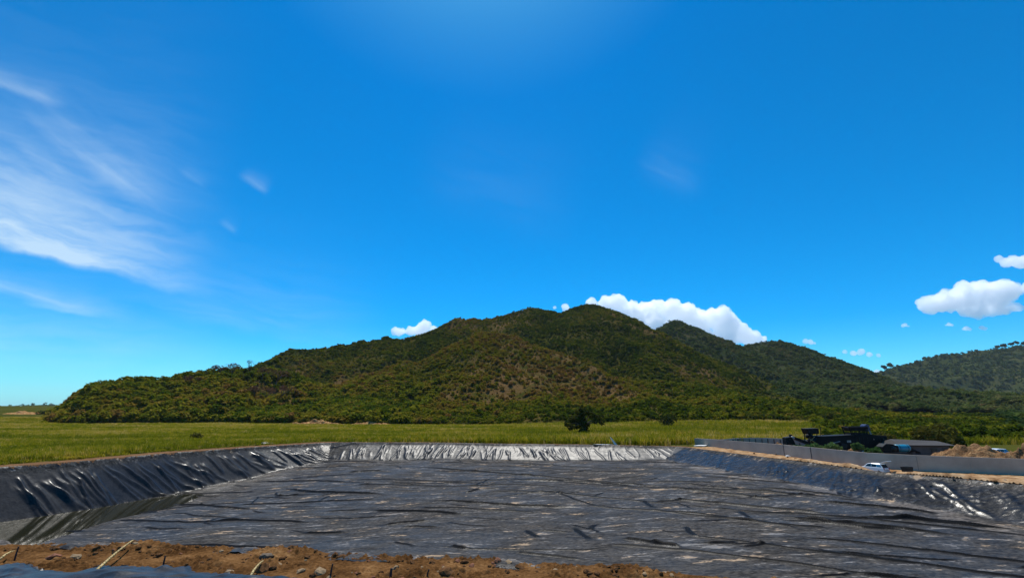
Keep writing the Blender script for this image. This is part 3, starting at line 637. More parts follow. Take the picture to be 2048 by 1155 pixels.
def tree(name, label, loc, h, w, mat, seed, n=500, leaf=None, group=None, form='round', cat='tree', rz=0.0):
    rd = random.Random(seed); blobs = []
    t = thing(name, label, cat, loc, rz, group)
    m = 9 if form != 'umbrella' else 7
    for k in range(m):
        a = rd.uniform(0, 6.28); q = rd.random() ** .6
        if form == 'umbrella': blobs.append((q * w * .40 * math.cos(a), q * w * .40 * math.sin(a), h * (.86 - .10 * q), w * rd.uniform(.12, .18)))
        elif form == 'shrub': blobs.append((q * w * .34 * math.cos(a), q * w * .34 * math.sin(a), h * rd.uniform(.25, .72), w * rd.uniform(.15, .24)))
        else: blobs.append((q * w * .36 * math.cos(a), q * w * .36 * math.sin(a), h * rd.uniform(.45, .86), w * rd.uniform(.13, .22)))
    link('trunk', trunk_mesh(seed, h, max(.06, h * .028), [b[:3] for b in blobs[:6]]), m_bark, t)
    link('crown', crown_mesh(seed, blobs, n, leaf or w * .07), mat, t); return t
def px_size(px, Y): return px * Y / F / .97
def gtree(name, label, px, py, hp, wp, mat, seed, Y=None, **k):     # standing on the ground seen at a photo pixel
    if Y is None: q = onz(px, py); Y = q[1]; z = float(ground_z(q[0], q[1]))
    else:
        q = at(px, py, Y); z = q[2]
    return tree(name, label, (q[0], q[1], z), px_size(hp, Y), px_size(wp, Y), mat, seed, **k)
# the lone tree in the field: crown of clumps with gaps, leaning trunk
def field_tree():
    q = onz(1168, 872); h = px_size(57, q[1]); w = px_size(80, q[1])
    t = thing('tree', 'lone dark spreading tree standing in the cane field', 'tree', (q[0], q[1], 0))
    bl = [(-.02, 0, .88, .10), (-.08, .05, .74, .13), (.04, -.05, .76, .11), (-.10, 0, .58, .14), (-.25, .08, .52, .12), (-.36, 0, .40, .10), (-.30, -.1, .30, .10), (-.15, .1, .36, .13), (.20, 0, .66, .10), (.33, .05, .58, .10), (.42, -.03, .44, .08), (.27, -.06, .48, .08),
          (-.02, 0, .44, .12), (.03, .05, .28, .10), (-.05, -.05, .16, .09), (-.44, .05, .55, .05), (.46, .02, .62, .05), (.08, 0, .12, .09), (.1, .04, .36, .06)]
    bl = [(a * w, b * w, c * h, r * w * .86) for a, b, c, r in bl]
    link('trunk', trunk_mesh(5, h, .32, [b[:3] for b in bl[:12]]), m_bark, t); link('crown', crown_mesh(6, bl, 1900, .55), m_leaf_dark, t)
field_tree()
NEAR_TREES = [('shrub', 'round dark bush alone on the pale grass left of the hill', 85, 843, 22, 30, m_leaf_dark, 420, 'shrub'), ('shrub', 'small dark bush beside the hill end, right of the round bush', 111, 840, 18, 20, m_leaf_dark, 420, 'shrub'),
              ('tree', 'big dark leaning tree at the left end of the hill', 152, 851, 36, 44, m_leaf_dark, 290, 'round'), ('tree', 'broad green tree behind the leaning tree at the hill end', 178, 842, 30, 44, m_leaf_green, 300, 'round'),
              ('tree', 'dark tree standing out halfway up the low left ridge', 330, 800, 28, 38, m_leaf_dark, 345, 'round'), ('tree', 'dark round tree just below the brown leafless trees', 480, 770, 20, 24, m_leaf_dark, 395, 'round'),
              ('shrub', 'low dark bush at the field edge below the brown spur', 932, 857, 13, 24, m_leaf_dark, 262, 'shrub'), ('shrub', 'tall dark thicket at the field edge right of the lone tree', 1338, 866, 36, 44, m_leaf_dark, 215, 'shrub'),
              ('shrub', 'small dark bush in front of the bright green rise', 1386, 867, 18, 16, m_leaf_dark, 205, 'shrub'), ('shrub', 'small olive bush on the bright green rise', 1430, 866, 15, 20, m_leaf_green, 210, 'shrub'),
              ('shrub', 'wide dark bush at the far edge of the bright green rise', 1500, 864, 26, 42, m_leaf_dark, 250, 'shrub'), ('tree', 'large dark tree rising behind the grey shed', 1872, 911, 54, 92, m_leaf_dark, 104, 'round'),
              ('tree', 'dark tree between the black machine and the grey shed', 1765, 906, 36, 52, m_leaf_dark, 112, 'round'), ('tree', 'low dark tree at the right end of the grey shed roof', 1915, 908, 34, 40, m_leaf_dark, 108, 'round'),
              ('shrub', 'bluish dark weed bush in the left field near the bank', 390, 880, 15, 26, m_leaf_dark, None, 'shrub')]
for k, (nm, lb, px, py, hp, wp, mat, Y, form) in enumerate(NEAR_TREES):
    gtree(nm, lb, px, py, hp, wp, mat, 500 + k, Y=Y, n=620 if Y and Y < 130 else 380, form=form, cat='tree' if nm == 'tree' else 'shrub')
for k, (px, py, hp, wp) in enumerate([(440, 748, 24, 32), (466, 747, 30, 36), (526, 748, 26, 32), (552, 757, 36, 46), (512, 765, 26, 38), (536, 775, 30, 42), (568, 778, 34, 40), (384, 765, 20, 30)]):
    Y = 398 + 4 * k if k < 4 else 385 - 3 * k; x, y = at(px, py, Y)[:2]; z = float(h_main(np.array([x]), np.array([y]))[0])
    tree('tree', 'brown nearly leafless tree in the grove on the low ridge', (x, y, z - .3), px_size(hp, Y), px_size(wp, Y), m_leaf_brown, 540 + k, n=330, leaf=.6, group='brown leafless trees on the low ridge', form='umbrella')
x, y = at(497, 746, 412)[:2]
tree('tree', 'thin umbrella shaped tree standing above the brown grove against the sky', (x, y, float(h_main(np.array([x]), np.array([y]))[0]) - .3), px_size(36, 412), px_size(26, 412), m_leaf_brown, 560, n=130, leaf=.45, form='umbrella')
def on_hill(px, fn, y0, y1):                # first point of the skyline seen in a pixel column
    d = ray(px, 700); Y = np.linspace(y0, y1, 400); X = Y * d[0] / d[1]; Z = fn(X, Y); e = (Z - CAM_H) / np.hypot(X, Y); i = int(np.argmax(e)); return X[i], Y[i], Z[i]
for k, (px, hp, wp) in enumerate([(1762, 13, 13), (1774, 16, 18), (1790, 7, 8), (1845, 8, 9), (1870, 5, 6), (1997, 9, 10), (2010, 12, 15), (2024, 11, 14), (2038, 12, 13), (2052, 11, 14)]):
    x, y, z = on_hill(px, h_far, 1700, 2600)
    tree('tree', 'tiny dark tree ' + ('where the far hill meets the sky notch' if px < 1780 else 'alone on the rising skyline of the far hill' if px < 1900 else 'in the row along the far hill top'), (x, y, z - 1), px_size(hp * .8, y), px_size(wp * .7, y), m_leaf_dark, 570 + k, n=150, leaf=px_size(2.2, y), group='trees on the skyline of the far hill')
def foot_shrubs():
    src = [tree('shrub', 'bushy green shrub along the foot of the hill', (0, 0, 0), 2.4, 3.4, m_leaf_green, 600 + k, n=190, leaf=.36, group='shrubs along the foot of the hill', form='shrub', cat='shrub') for k in range(5)]
    pxs = np.linspace(165, 1680, 96) + rng.uniform(-9, 9, 96); used = set()
    for i, px in enumerate(pxs):
        d = ray(px, 845); Y = np.linspace(200, 470, 271); X = Y * d[0] / d[1]; h = h_main(X, Y) - ground_z(X, Y); j = np.argmax(h > .6)
        if h[j] <= .6: continue
        j = min(j + int(rng.integers(0, 22)), 270); k = int(rng.integers(0, 5))
        o = src[k] if k not in used else copy_tree(src[k]); used.add(k)
        zone = [l_ for b_, l_ in ((330, 'left end of the hill'), (560, 'hill foot below the brown leafless grove'), (760, 'hill foot around the orange cut bank'), (1080, 'hill foot left of the lone tree'), (1320, 'hill foot right of the lone tree'), (1560, 'hill foot above the bright green rise'), (9999, 'hill foot behind the black machine')) if px < b_][0]; o['label'] = 'bushy green shrub at the ' + zone
        o.location = (X[j], Y[j], max(h_main(X[j:j + 1], Y[j:j + 1])[0], 0) - .2); o.rotation_euler.z = rng.uniform(0, 6.28); sc = rng.uniform(.7, 1.7); o.scale = (sc, sc, sc * rng.uniform(.75, 1.1))
foot_shrubs()

# cut bank of bare orange earth at the foot of the hill, and bare patches at the far left
m_earth = (lambda t: t.principled(t.ramp(t.noise(t.pos(), .9, 6, .65), [(.35, (.16, .07, .028)), (.5, (.36, .19, .075)), (.65, (.58, .36, .15))]), .95, 0, t.bump(t.noise(t.pos(), 2.2, 5), .7, .4), .1))(NT('bare_earth'))
def mound(name, label, cat, c, rx, ry, h, mat, seed, n=44, rough=.22, rot=0.0, **k):
    u = np.linspace(-1.15, 1.15, n); U, Vv = np.meshgrid(u, u); r = np.hypot(U, Vv)
    nz = fbm(U * 2.2 + seed, Vv * 2.2, 4, seed); z = h * (np.clip(1 - r, 0, 1) ** .95 * (1 + .5 * nz)) + h * rough * fbm(U * 5 + seed, Vv * 5, 4, seed + 3) * np.clip(1.15 - r, 0, .5) - .12 * (r > 1) - .05
    X = U * rx; Y = Vv * ry; ca, sa = math.cos(rot), math.sin(rot)
    V = np.stack([X * ca - Y * sa, X * sa + Y * ca, z], -1).reshape(-1, 3); return link(name, mesh_np(name, V, grid_faces(n, n)), mat, None, None, label, cat, loc=c, **k)
for nm, lb, px, py, Y, rx, ry, h, sd in (('earth_bank', 'bright orange cut earth bank at the foot of the hill', 632, 851, 268, 18, 4, 2.6, 5), ('earth_bank', 'small pale earth scar just right of the orange cut bank', 742, 851, 270, 13, 3, 1.6, 6),
                                         ('earth_bank', 'short bare earth scar above the orange cut bank', 676, 828, 300, 7, 4, 1.6, 8), ('earth_bank', 'bare orange patch on the grass at the far left', 44, 838, 420, 17, 8, 2.2, 7)):
    q = at(px, py, Y); z = max(float(h_main(q[0:1], q[1:2])[0]), float(ground_z(q[0], q[1]))); mound(nm, lb, 'earth bank', (q[0], q[1], z - .2), rx, ry, h, m_earth, sd, rough=.5)

# ------------------------------------------------------------------ concrete yard wall
m_conc = (lambda t: t.principled(t.mix(t.step(t.noise(t.pos(), .35, 5, .6), .35, .7), t.ramp(t.noise(t.pos(), .12, 3), [(.4, (.43, .355, .29)), (.6, (.48, .385, .30))]), (.36, .29, .23)), .85, 0, t.bump(t.noise(t.pos(), 9, 4), .15, .02), .3))(NT('grey_concrete'))
m_conc_d = simple('dark_joint', (.05, .05, .05), .9)
def top_z(px, py, p): d = ray(px, py); return CAM_H + d[2] / d[1] * p[1]
WT = [1391, 1505, 1570, 1625, 1740, 1840, 2060, 2400]; WTY = [875.5, 883.5, 888.5, 893.5, 904.5, 909.5, 917, 921]
def build_wall():
    root = thing('boundary_wall', 'long grey concrete wall running along the right side of the pond', 'wall', (WALL[3][0], WALL[3][1], 0)); o0 = np.array([WALL[3][0], WALL[3][1]])
    tops = [top_z(a, b, w) for a, b, w in zip(WT, WTY, WALL)]; first = True
    for i in range(len(WALL) - 1):
        a, b = WALL[i] - o0, WALL[i + 1] - o0; L = np.linalg.norm(b - a); k = max(1, round(L / 7.0)); e = (b - a) / L; nrm = np.array([-e[1], e[0]])
        for j in range(k):
            t0, t1 = j / k, (j + 1) / k; p, q = a + (b - a) * t0 + e * .09, a + (b - a) * t1 - e * .09; z0, z1 = (tops[i] * (1 - t) + tops[i + 1] * t for t in (t0, t1)); w = nrm * .08
            mb = MB(); V = [(*(p - w), -.4), (*(q - w), -.4), (*(q + w), -.4), (*(p + w), -.4), (*(p - w), z0), (*(q - w), z1), (*(q + w), z1), (*(p + w), z0)]
            mb.add(V, [(0, 3, 2, 1), (4, 5, 6, 7), (0, 1, 5, 4), (1, 2, 6, 5), (2, 3, 7, 6), (3, 0, 4, 7)]); mb.obj('wall_panel', m_conc, root, bevel=.012)
            mp = MB(); c = a + (b - a) * t0; mp.box((*c, z0 / 2 - .2), (.17, .17, z0 + .36), math.atan2(e[1], e[0])); mp.obj('wall_post', m_conc_d if (i, j) in ((2, 0), (3, 0)) else m_conc, root)
build_wall()
def build_back_wall():
    pts = [np.array(WALL[0]) + (.6, .6)] + [np.array(at(px, 880, Y)[:2]) for px, Y in ((1440, 117), (1480, 119), (1530, 117), (1580, 113), (1640, 112), (1700, 112))]
    tp = [875.5, 878, 874.8, 874.6, 877, 880, 884]; pxs = [1392, 1440, 1480, 1530, 1580, 1640, 1700]; root = thing('boundary_wall', 'far grey wall of the yard with dark buttress posts', 'wall', (pts[2][0], pts[2][1], 0)); o0 = pts[2]
    T = [top_z(a, b, p) for a, b, p in zip(pxs, tp, pts)]
    for i in range(len(pts) - 1):
        a, b = pts[i] - o0, pts[i + 1] - o0; L = np.linalg.norm(b - a); k = max(1, round(L / 1.35)); e = (b - a) / L; n = np.array([e[1], -e[0]])
        mb = MB(); w = n * .07; V = [(*(a - w), -.3), (*(b - w), -.3), (*(b + w), -.3), (*(a + w), -.3), (*(a - w), T[i]), (*(b - w), T[i + 1]), (*(b + w), T[i + 1]), (*(a + w), T[i])]
        mb.add(V, [(0, 3, 2, 1), (4, 5, 6, 7), (0, 1, 5, 4), (1, 2, 6, 5), (2, 3, 7, 6), (3, 0, 4, 7)]); mb.obj('wall_panel', m_conc, root)
        for j in range(k):
            if i == 0 and j % 2: continue
            t = (j + .5) / k; c = a + (b - a) * t + n * .16; z = (T[i] * (1 - t) + T[i + 1] * t) - .22
            MB().box((*c, z / 2 - .1), (.14, .16, z + .2), math.atan2(e[1], e[0])).obj('buttress_post', m_conc_d, root)
build_back_wall()

# ------------------------------------------------------------------ black machine, tank trailer, shed, heaps
m_black = simple('black_paint', (.0035, .0045, .005), .6, var=.5, sc=1.5, spec=.2); m_teal_d = simple('dark_teal_paint', (.003, .013, .015), .5, spec=.3); m_steel = simple('worn_steel', (.30, .31, .30), .45, .6)
m_teal = simple('teal_paint', (.015, .22, .33), .35, var=.15); m_rubber = simple('rubber', (.012, .012, .012), .8); m_navy = simple('navy_paint', (.02, .03, .09), .4); m_yellow = simple('faded_yellow_paint', (.30, .22, .08), .6)
def build_machine():
    Y = 93.0; O = at(1675, 880, Y); ox = O[0]
    root = thing('crushing_machine', 'long black crushing machine with conveyor standing behind the wall', 'machine', (ox, Y, 0))
    def p(px, py, dy=0.0): q = at(px, py, Y + dy); return Vector((q[0] - ox, dy, q[2]))
    def blk(nm, mat, x0, y0, x1, y1, dep=2.4, dy=0.0, prof=None, bevel=.06):
        a, b = p(x0, y0, dy), p(x1, y1, dy); pr = [(p(u, v, dy).x, p(u, v, dy).z) for u, v in (prof or [(x0, y0), (x1, y0), (x1, y1), (x0, y1)])]
        return MB().prism(pr, dy - dep / 2, dy + dep / 2).obj(nm, mat, root, bevel=bevel)
    blk('chassis', m_black, 1622, 893, 1768, 903, 2.2)
    blk('hull', m_black, 1628, 871, 1700, 894, 2.6, prof=[(1628, 871), (1655, 870), (1700, 868), (1700, 894), (1632, 894), (1622, 880)])
    blk('engine_cover', m_black, 1700, 868, 1764, 895, 2.8, prof=[(1700, 868), (1724, 866), (1745, 869), (1762, 870), (1765, 886), (1757, 895), (1700, 895)])
    for k, px in enumerate((1708, 1716, 1724, 1748, 1755)): a = p(px, 875); MB().box((a.x, -1.44, a.z - .4), (.08, .06, 1.1)).obj('louvre', m_teal_d, root)
    # screen box with open lattice
    mb = MB()
    for (x0, y0), (x1, y1) in (((1690, 853.5), (1727, 853)), ((1691, 853.5), (1697, 869)), ((1727, 853), (1726, 869)), ((1695, 866), (1727, 866))):
        for dy in (-1, 1): mb.tube([p(x0, y0) + Vector((0, dy, 0)), p(x1, y1) + Vector((0, dy, 0))], .12, 4)
    for px in range(1697, 1727, 4): mb.tube([p(px, 861) + Vector((0, -1, 0)), p(px + 2, 866) + Vector((0, -1, 0))], .05, 4)
    mb.obj('screen_frame', m_black, root); blk('screen_box', m_black, 1692, 853.5, 1726, 861, 1.8, prof=[(1691, 854), (1727, 853.5), (1726, 861), (1695, 861)])
    # feed hopper on posts
    blk('feed_hopper', m_black, 1607, 856, 1632, 867, 2.0, prof=[(1607, 856), (1631, 855.5), (1632, 866), (1612, 867.5)]); mb = MB()
    for px in (1613, 1629):
        for dy in (-.7, .7): MB().tube([p(px, 866) + Vector((0, dy, 0)), p(px + 1, 882) + Vector((0, dy, 0))], .09, 5).obj('hopper_leg', m_black, root)
    MB().tube([p(1607, 871) + Vector((0, -.9, 0)), p(1618, 871.5) + Vector((0, -.9, 0))], .38, 8).obj('drum', m_black, root, True)
    for a, b in (((1612, 876), (1629, 888)), ((1622, 872), (1613, 881))): MB().tube([p(*a) + Vector((0, -1.1, 0)), p(*b) + Vector((0, -1.1, 0))], .06, 5).obj('brace', m_yellow, root)
    # discharge conveyor
    cv = MB().prism([(p(u, v).x, p(u, v).z) for u, v in ((1572, 873), (1578, 871), (1630, 890), (1628, 897))], -1.5, -.7).obj('conveyor', m_black, root)
    MB().tube([p(1581, 880) + Vector((0, -1.58, 0)), p(1615, 893) + Vector((0, -1.58, 0))], .08, 5).obj('rail', m_steel, cv)
    MB().tube([p(1576, 874) + Vector((0, -1.7, 0)), p(1576, 874) + Vector((0, -.5, 0))], .3, 10).obj('roller', m_steel, cv, True)
    blk('conveyor_leg', m_black, 1569, 874, 1585, 905, 1.4, -1.0, prof=[(1568, 874), (1580, 872), (1596, 905), (1572, 905)])
    MB().box(tuple(p(1575, 870) + Vector((0, -1, 0))), (.5, .5, .45)).obj('motor', m_black, root, bevel=.08)
    # mast, head and exhaust
    MB().tube([p(1641, 853), p(1641, 872)], .06, 5).obj('mast', m_black, root)
    hd = blk('cab_head', m_navy, 1724, 848, 1736, 862, 1.3, prof=[(1725, 849), (1729, 847.5), (1733, 849.5), (1736.5, 857), (1734, 861), (1726, 862), (1723.5, 856)])
    MB().tube([p(1732, 860) + Vector((0, -.8, 0)), p(1737, 878) + Vector((0, -1.4, 0))], .10, 7).obj('exhaust_pipe', m_steel, root, True)
    MB().tube([p(1645, 887) + Vector((0, -1.4, 0)), p(1670, 881) + Vector((0, -1.4, 0))], .09, 6).obj('hydraulic_pipe', m_steel, root, True)
    MB().box(tuple(p(1688, 881) + Vector((0, -1.36, 0))), (.7, .1, .35)).obj('label_plate', m_steel, root); MB().box(tuple(p(1757, 887) + Vector((0, -1.5, 0))), (.9, .3, .5)).obj('headlight', m_steel, root, bevel=.05)
    blk('gearbox', m_teal_d, 1672, 886, 1684, 897, 2.9); 
    for px in (1650, 1664, 1716, 1730, 1744): a = p(px, 900); wheel(root, (a.x, -1.15, .55), .55, .35)
def wheel(parent, c, r, w, axis='y'):
    n = 16; d = Vector((0, w / 2, 0)); c = Vector(c); t = MB().tube([c - d, c - d * .8, c + d * .8, c + d], [r * .88, r, r, r * .88], n).obj('wheel', m_rubber, parent, True)
    MB().tube([c - d * 1.04, c + d * 1.04], r * .5, 12).obj('rim', m_steel, t, True); return t
build_machine()
def build_tank():
    Y = 84.0; O = at(1800, 900, Y); ox = O[0]; root = thing('tank_trailer', 'teal cylinder tank on a dark wheeled trailer beside the black machine', 'trailer', (ox, Y, 0))
    def p(px, py, dy=0.0): q = at(px, py, Y); return Vector((q[0] - ox, dy, q[2]))
    ax = p(1800, 895.5); L = p(1789, 895).x, p(1818, 895).x; z = ax.z
    MB().tube([(L[0], 0, z), (L[0] + .12, 0, z), (L[1] - .25, 0, z), (L[1], 0, z - .02)], [.5, .62, .62, .42], 20).obj('tank', m_teal, root, True)
    for px in (1796, 1812): a = p(px, 895.5); MB().tube([(a.x - .04, 0, z), (a.x + .04, 0, z)], .64, 20).obj('band', m_teal_d, root, True)
    a, b = p(1758, 886), p(1792, 903); MB().prism([(a.x, b.z), (a.x - .1, a.z - .5), (a.x + .6, a.z), (a.x + 1.6, a.z - .05), (b.x, a.z - .35), (b.x, b.z)], -.8, .8).obj('pump_housing', m_black, root, bevel=.05)
    MB().tube([(b.x - .9, -.85, z - .05), (b.x - .9, -.7, z - .05)], .5, 14).obj('flywheel', m_teal_d, root, True)
    MB().box(((a.x + L[1]) / 2, 0, z - .85), (L[1] - a.x, 1.2, .18)).obj('frame', m_black, root)
    c, d = p(1817, 897), p(1838, 903); MB().tube([(c.x, -.3, c.z - .1), (d.x, 0, d.z)], .12, 6).tube([(c.x, .3, c.z - .1), (d.x, 0, d.z)], .12, 6).box((d.x - .2, 0, d.z - .1), (.6, .35, .3)).obj('drawbar', m_black, root)
    MB().prism([(c.x - .2, c.z - .6), (c.x + .5, c.z - .5), (d.x - .5, d.z + .25), (c.x + .3, c.z + .1)], -.25, .25).obj('hose_reel', m_black, root)
    for px in (1767, 1783, 1800): q = p(px, 900); wheel(root, (q.x, -.75, .45), .45, .28); wheel(root, (q.x, .75, .45), .45, .28)
build_tank()
def build_shed():
    Y = 88.0; O = at(1850, 900, Y); ox = O[0]; root = thing('grey_shed', 'low grey block shed with dark window openings behind the wall', 'shed', (ox, Y, 0))
    def p(px, py): q = at(px, py, Y); return q[0] - ox, q[2]
    m_block = simple('grey_block', (.11, .098, .088), .9, var=.2, sc=1.2, bump=.3); m_roof = simple('dull_roof_sheet', (.05, .044, .04), .9, var=.2); m_hole = simple('dark_window', (.012, .012, .014), .3)
    x0, zt = p(1797, 889); x1 = p(1898, 889)[0]; MB().box(((x0 + x1) / 2, 2.2, zt / 2), (x1 - x0, 4.4, zt)).obj('wall', m_block, root, bevel=.02)
    pr = [p(1793, 889), p(1800, 878.5), p(1850, 878.5), p(1895, 882.5), p(1907, 893)]
    ya = -.5; V = [(pr[0][0], ya, pr[0][1]), (pr[4][0], ya, pr[0][1] - .05), (pr[3][0], 2.2, pr[3][1]), (pr[1][0], 2.2, pr[1][1] - .0), (pr[0][0], 4.9, pr[0][1]), (pr[4][0], 4.9, pr[0][1] - .05)]
    V2 = [(a, b, c - .12) for a, b, c in V]; mb = MB(); mb.add(V + V2, [(0, 1, 2, 3), (4, 3, 2, 5), (1, 5, 2), (0, 3, 4), (6, 9, 8, 7), (10, 11, 8, 9), (7, 8, 11), (6, 10, 9), (0, 6, 7, 1), (1, 7, 11, 5), (5, 11, 10, 4), (4, 10, 6, 0)]); mb.obj('roof', m_roof, root)
    for a, b, c, d in ((1861, 895.5, 1875, 903), (1886, 896.5, 1897, 903), (1815, 895, 1828, 903)):
        (u0, w1), (u1, w0) = p(a, b), p(c, d); w = MB().box(((u0 + u1) / 2, -.01, (w0 + w1) / 2), (u1 - u0, .06, w1 - w0)).obj('window', m_hole, root)
        MB().box(((u0 + u1) / 2, -.06, w0 - .05), (u1 - u0 + .2, .16, .08)).box(((u0 + u1) / 2, -.06, w1 + .05), (u1 - u0 + .2, .10, .08)).obj('frame', m_block, w)
build_shed()
m_heap = (lambda t: t.principled(t.ramp(t.math('ADD', t.math('MULTIPLY', t.noise(t.pos(), .8, 6, .7), .6), t.math('MULTIPLY', t.noise(t.pos(), 5, 4), .4)), [(.36, (.10, .05, .026)), (.5, (.24, .135, .065)), (.64, (.40, .25, .12))]), .95, 0, t.bump(t.noise(t.pos(), 3, 6, .65), .9, .3), .1))(NT('heaped_soil'))
def heap(lb, px, Y, ytop, wpx, sd, depth=.8, nm='soil_heap'):
    q = at(px, 900, Y); z = at(px, ytop, Y)[2]; r = px_size(wpx / 2, Y); return mound(nm, lb, 'soil heap', (q[0], q[1], 0), r, r * depth, z * 1.05, m_heap, sd, 70, .35)
heap('broad brown soil heap above the right end of the wall', 1948, 79, 889, 175, 21); heap('second soil heap cut off by the frame edge', 2052, 77, 891, 100, 22)
heap('small orange soil heap at the left foot of the conveyor', 1558, 99, 886, 60, 23); heap('low soil heap under the vines beside the machine', 1700, 83, 897, 90, 24)
def vine(lb, px, py, Y, wp, hp, sd):
    q = at(px, py, Y); w, h = px_size(wp, Y), px_size(hp, Y); t = thing('vine', lb, 'plant', (q[0], q[1], 0)); rd = random.Random(sd)
    bl = [(rd.uniform(-.42, .42) * w, rd.uniform(-.5, .5), q[2] + rd.uniform(-.1, .8) * h * (1 - abs(rd.uniform(-.6, .6))), rd.uniform(.10, .16) * w * .7) for _ in range(12)]
    link('stems', trunk_mesh(sd, q[2] + h * .4, .05, [b[:3] for b in bl[:8]]), m_bark, t); link('foliage', crown_mesh(sd, bl, 420, .34), m_leaf_pale, t)
vine('pale leafy vine at the foot of the conveyor above the wall', 1608, 897, 88, 48, 9, 31); vine('large pale green vine heap in front of the black hull', 1648, 896, 86, 62, 15, 32); vine('small pale leafy bush on the low soil heap', 1716, 895, 82, 30, 12, 33); vine('low yellowish creeper beside the tank trailer wheels', 1746, 903, 78, 40, 6, 34)

# ------------------------------------------------------------------ white car with open tailgate
m_white = simple('white_paint', (.78, .80, .80), .25, var=.03); m_glass = simple('dark_glass', (.012, .014, .016), .08, var=.1, spec=.8); m_sky_glass = simple('sky_reflection_glass', (.03, .22, .36), .1, var=.1)  # blue sky reflection painted into the colour of m_sky_glass
m_lamp = simple('red_lamp_glass', (.35, .02, .02), .2)
def build_car(label, loc, rz, gate=True):
    t = thing('parked_car', label, 'car', loc, rz)      # nose towards -x
    low = [(-2.05, .35), (-2.1, .62), (-1.95, .82), (-1.15, .98), (1.95, 1.02), (2.08, .85), (2.08, .35)]
    top = [(-1.15, .98), (-.45, 1.48), (.2, 1.56), (1.55, 1.52), (1.95, 1.02)]
    mb = MB().prism(low, -.84, .84); a = MB(); V = [(x, s * (.80 if z < 1.1 else .66), z) for s in (-1, 1) for x, z in top]; n = len(top)
    mb.add(V, [tuple(range(n))[::-1], tuple(range(n, 2 * n))] + [(i, (i + 1) % n, (i + 1) % n + n, i + n) for i in range(n)]); body = mb.obj('body', m_white, t, bevel=.05)
    for s in (-1, 1):
        def sp(x, z): return (x, s * (.80 - .14 * (z - .98) / .58 + .012), z)
        for nm, q, mat in (('side_window', [(-.85, 1.04), (-.38, 1.42), (.12, 1.46), (.12, 1.04)], m_glass), ('side_window', [(.2, 1.04), (.2, 1.47), (.95, 1.46), (.95, 1.04)], m_glass), ('rear_window', [(1.03, 1.05), (1.03, 1.46), (1.52, 1.44), (1.80, 1.05)], m_sky_glass)):
            MB().add([sp(*c) for c in q] + [(a_, b_ - s * .03, c_) for a_, b_, c_ in map(lambda c: sp(*c), q)], [(0, 1, 2, 3), (7, 6, 5, 4), (0, 4, 5, 1), (1, 5, 6, 2), (2, 6, 7, 3), (3, 7, 4, 0)]).obj(nm, mat, t)
        for x in (-1.3, 1.3): wheel(t, (x, s * .74, .31), .31, .2)
        MB().box((2.07, s * .66, .85), (.06, .2, .3)).obj('tail_light', m_lamp, t, bevel=.02); MB().box((-2.06, s * .58, .68), (.1, .36, .16)).obj('headlight', m_steel, t, bevel=.03)
    MB().add([(-1.14, -.72, 1.02), (-1.14, .72, 1.02), (-.5, .62, 1.45), (-.5, -.62, 1.45), (-1.11, -.72, 1.0), (-1.11, .72, 1.0), (-.47, .62, 1.43), (-.47, -.62, 1.43)], [(0, 1, 2, 3), (7, 6, 5, 4), (0, 4, 5, 1), (1, 5, 6, 2), (2, 6, 7, 3), (3, 7, 4, 0)]).obj('windscreen', m_glass, t)
    if gate:
        MB().add([(1.60, -.6, 1.40), (1.60, .6, 1.40), (2.02, .7, .6), (2.02, -.7, .6), (2.09, -.7, .6), (2.09, .7, .6), (1.97, .7, 1.03), (1.68, .6, 1.44), (1.68, -.6, 1.44), (1.97, -.7, 1.03)], [(3, 4, 5, 2), (4, 9, 6, 5), (9, 8, 7, 6), (0, 1, 7, 8), (0, 3, 2, 1), (0, 8, 9, 4, 3), (1, 2, 5, 6, 7)]).obj('boot_opening', m_rubber, t)
        g = MB().prism([(1.50, 1.56), (1.56, 1.60), (2.1, 1.92), (2.66, 2.02), (2.68, 1.95), (2.1, 1.83), (1.58, 1.52)], -.64, .64).obj('tailgate', m_white, t, label='raised tailgate', bevel=.02)
        MB().add([(1.72, -.5, 1.728), (1.72, .5, 1.728), (2.12, .5, 1.955), (2.12, -.5, 1.955)], [(0, 1, 2, 3)]).obj('rear_glass', m_sky_glass, g)
    else: MB().box((2.0, 0, 1.22), (.05, 1.1, .3), 0, -.6).obj('rear_window', m_glass, t)
    return t
d0 = np.array(WALL[5]) - np.array(WALL[3]); CAR_RZ = math.atan2(d0[1], d0[0])
build_car('white car with raised tailgate parked beside the grey wall', (HOLLOW[0], HOLLOW[1], -.48), CAR_RZ + .10).scale = (.80, .86, .88)
q = at(1990, 903, 87); build_car('white car half hidden between the two soil heaps', (q[0], q[1], -.05), .15, False)
def tub():
    q = onz(1815.5, 945); t = thing('rubber_tub', 'small black open tub on the bank beside the white car', 'tub', (q[0], q[1], .15), .3); mb = MB(); o, i_ = [(-.62, -.4), (.62, -.4), (.62, .4), (-.62, .4)], .86
    V = [(x * .85, y * .85, 0) for x, y in o] + [(x, y, .62) for x, y in o] + [(x * i_, y * i_, .62) for x, y in o] + [(x * .75, y * .75, .06) for x, y in o]
    mb.add(V, [(3, 2, 1, 0), (12, 13, 14, 15)] + [(4 * l + a, 4 * l + (a + 1) % 4, 4 * l + 4 + (a + 1) % 4, 4 * l + 4 + a) for l in range(3) for a in range(4)]); mb.obj('tub_body', m_rubber, t)
    MB().tube([(-.3, -.42, .55), (-.2, -.5, .66), (.2, -.5, .66), (.3, -.42, .55)], .03, 5).obj('handle', m_rubber, t)
tub()

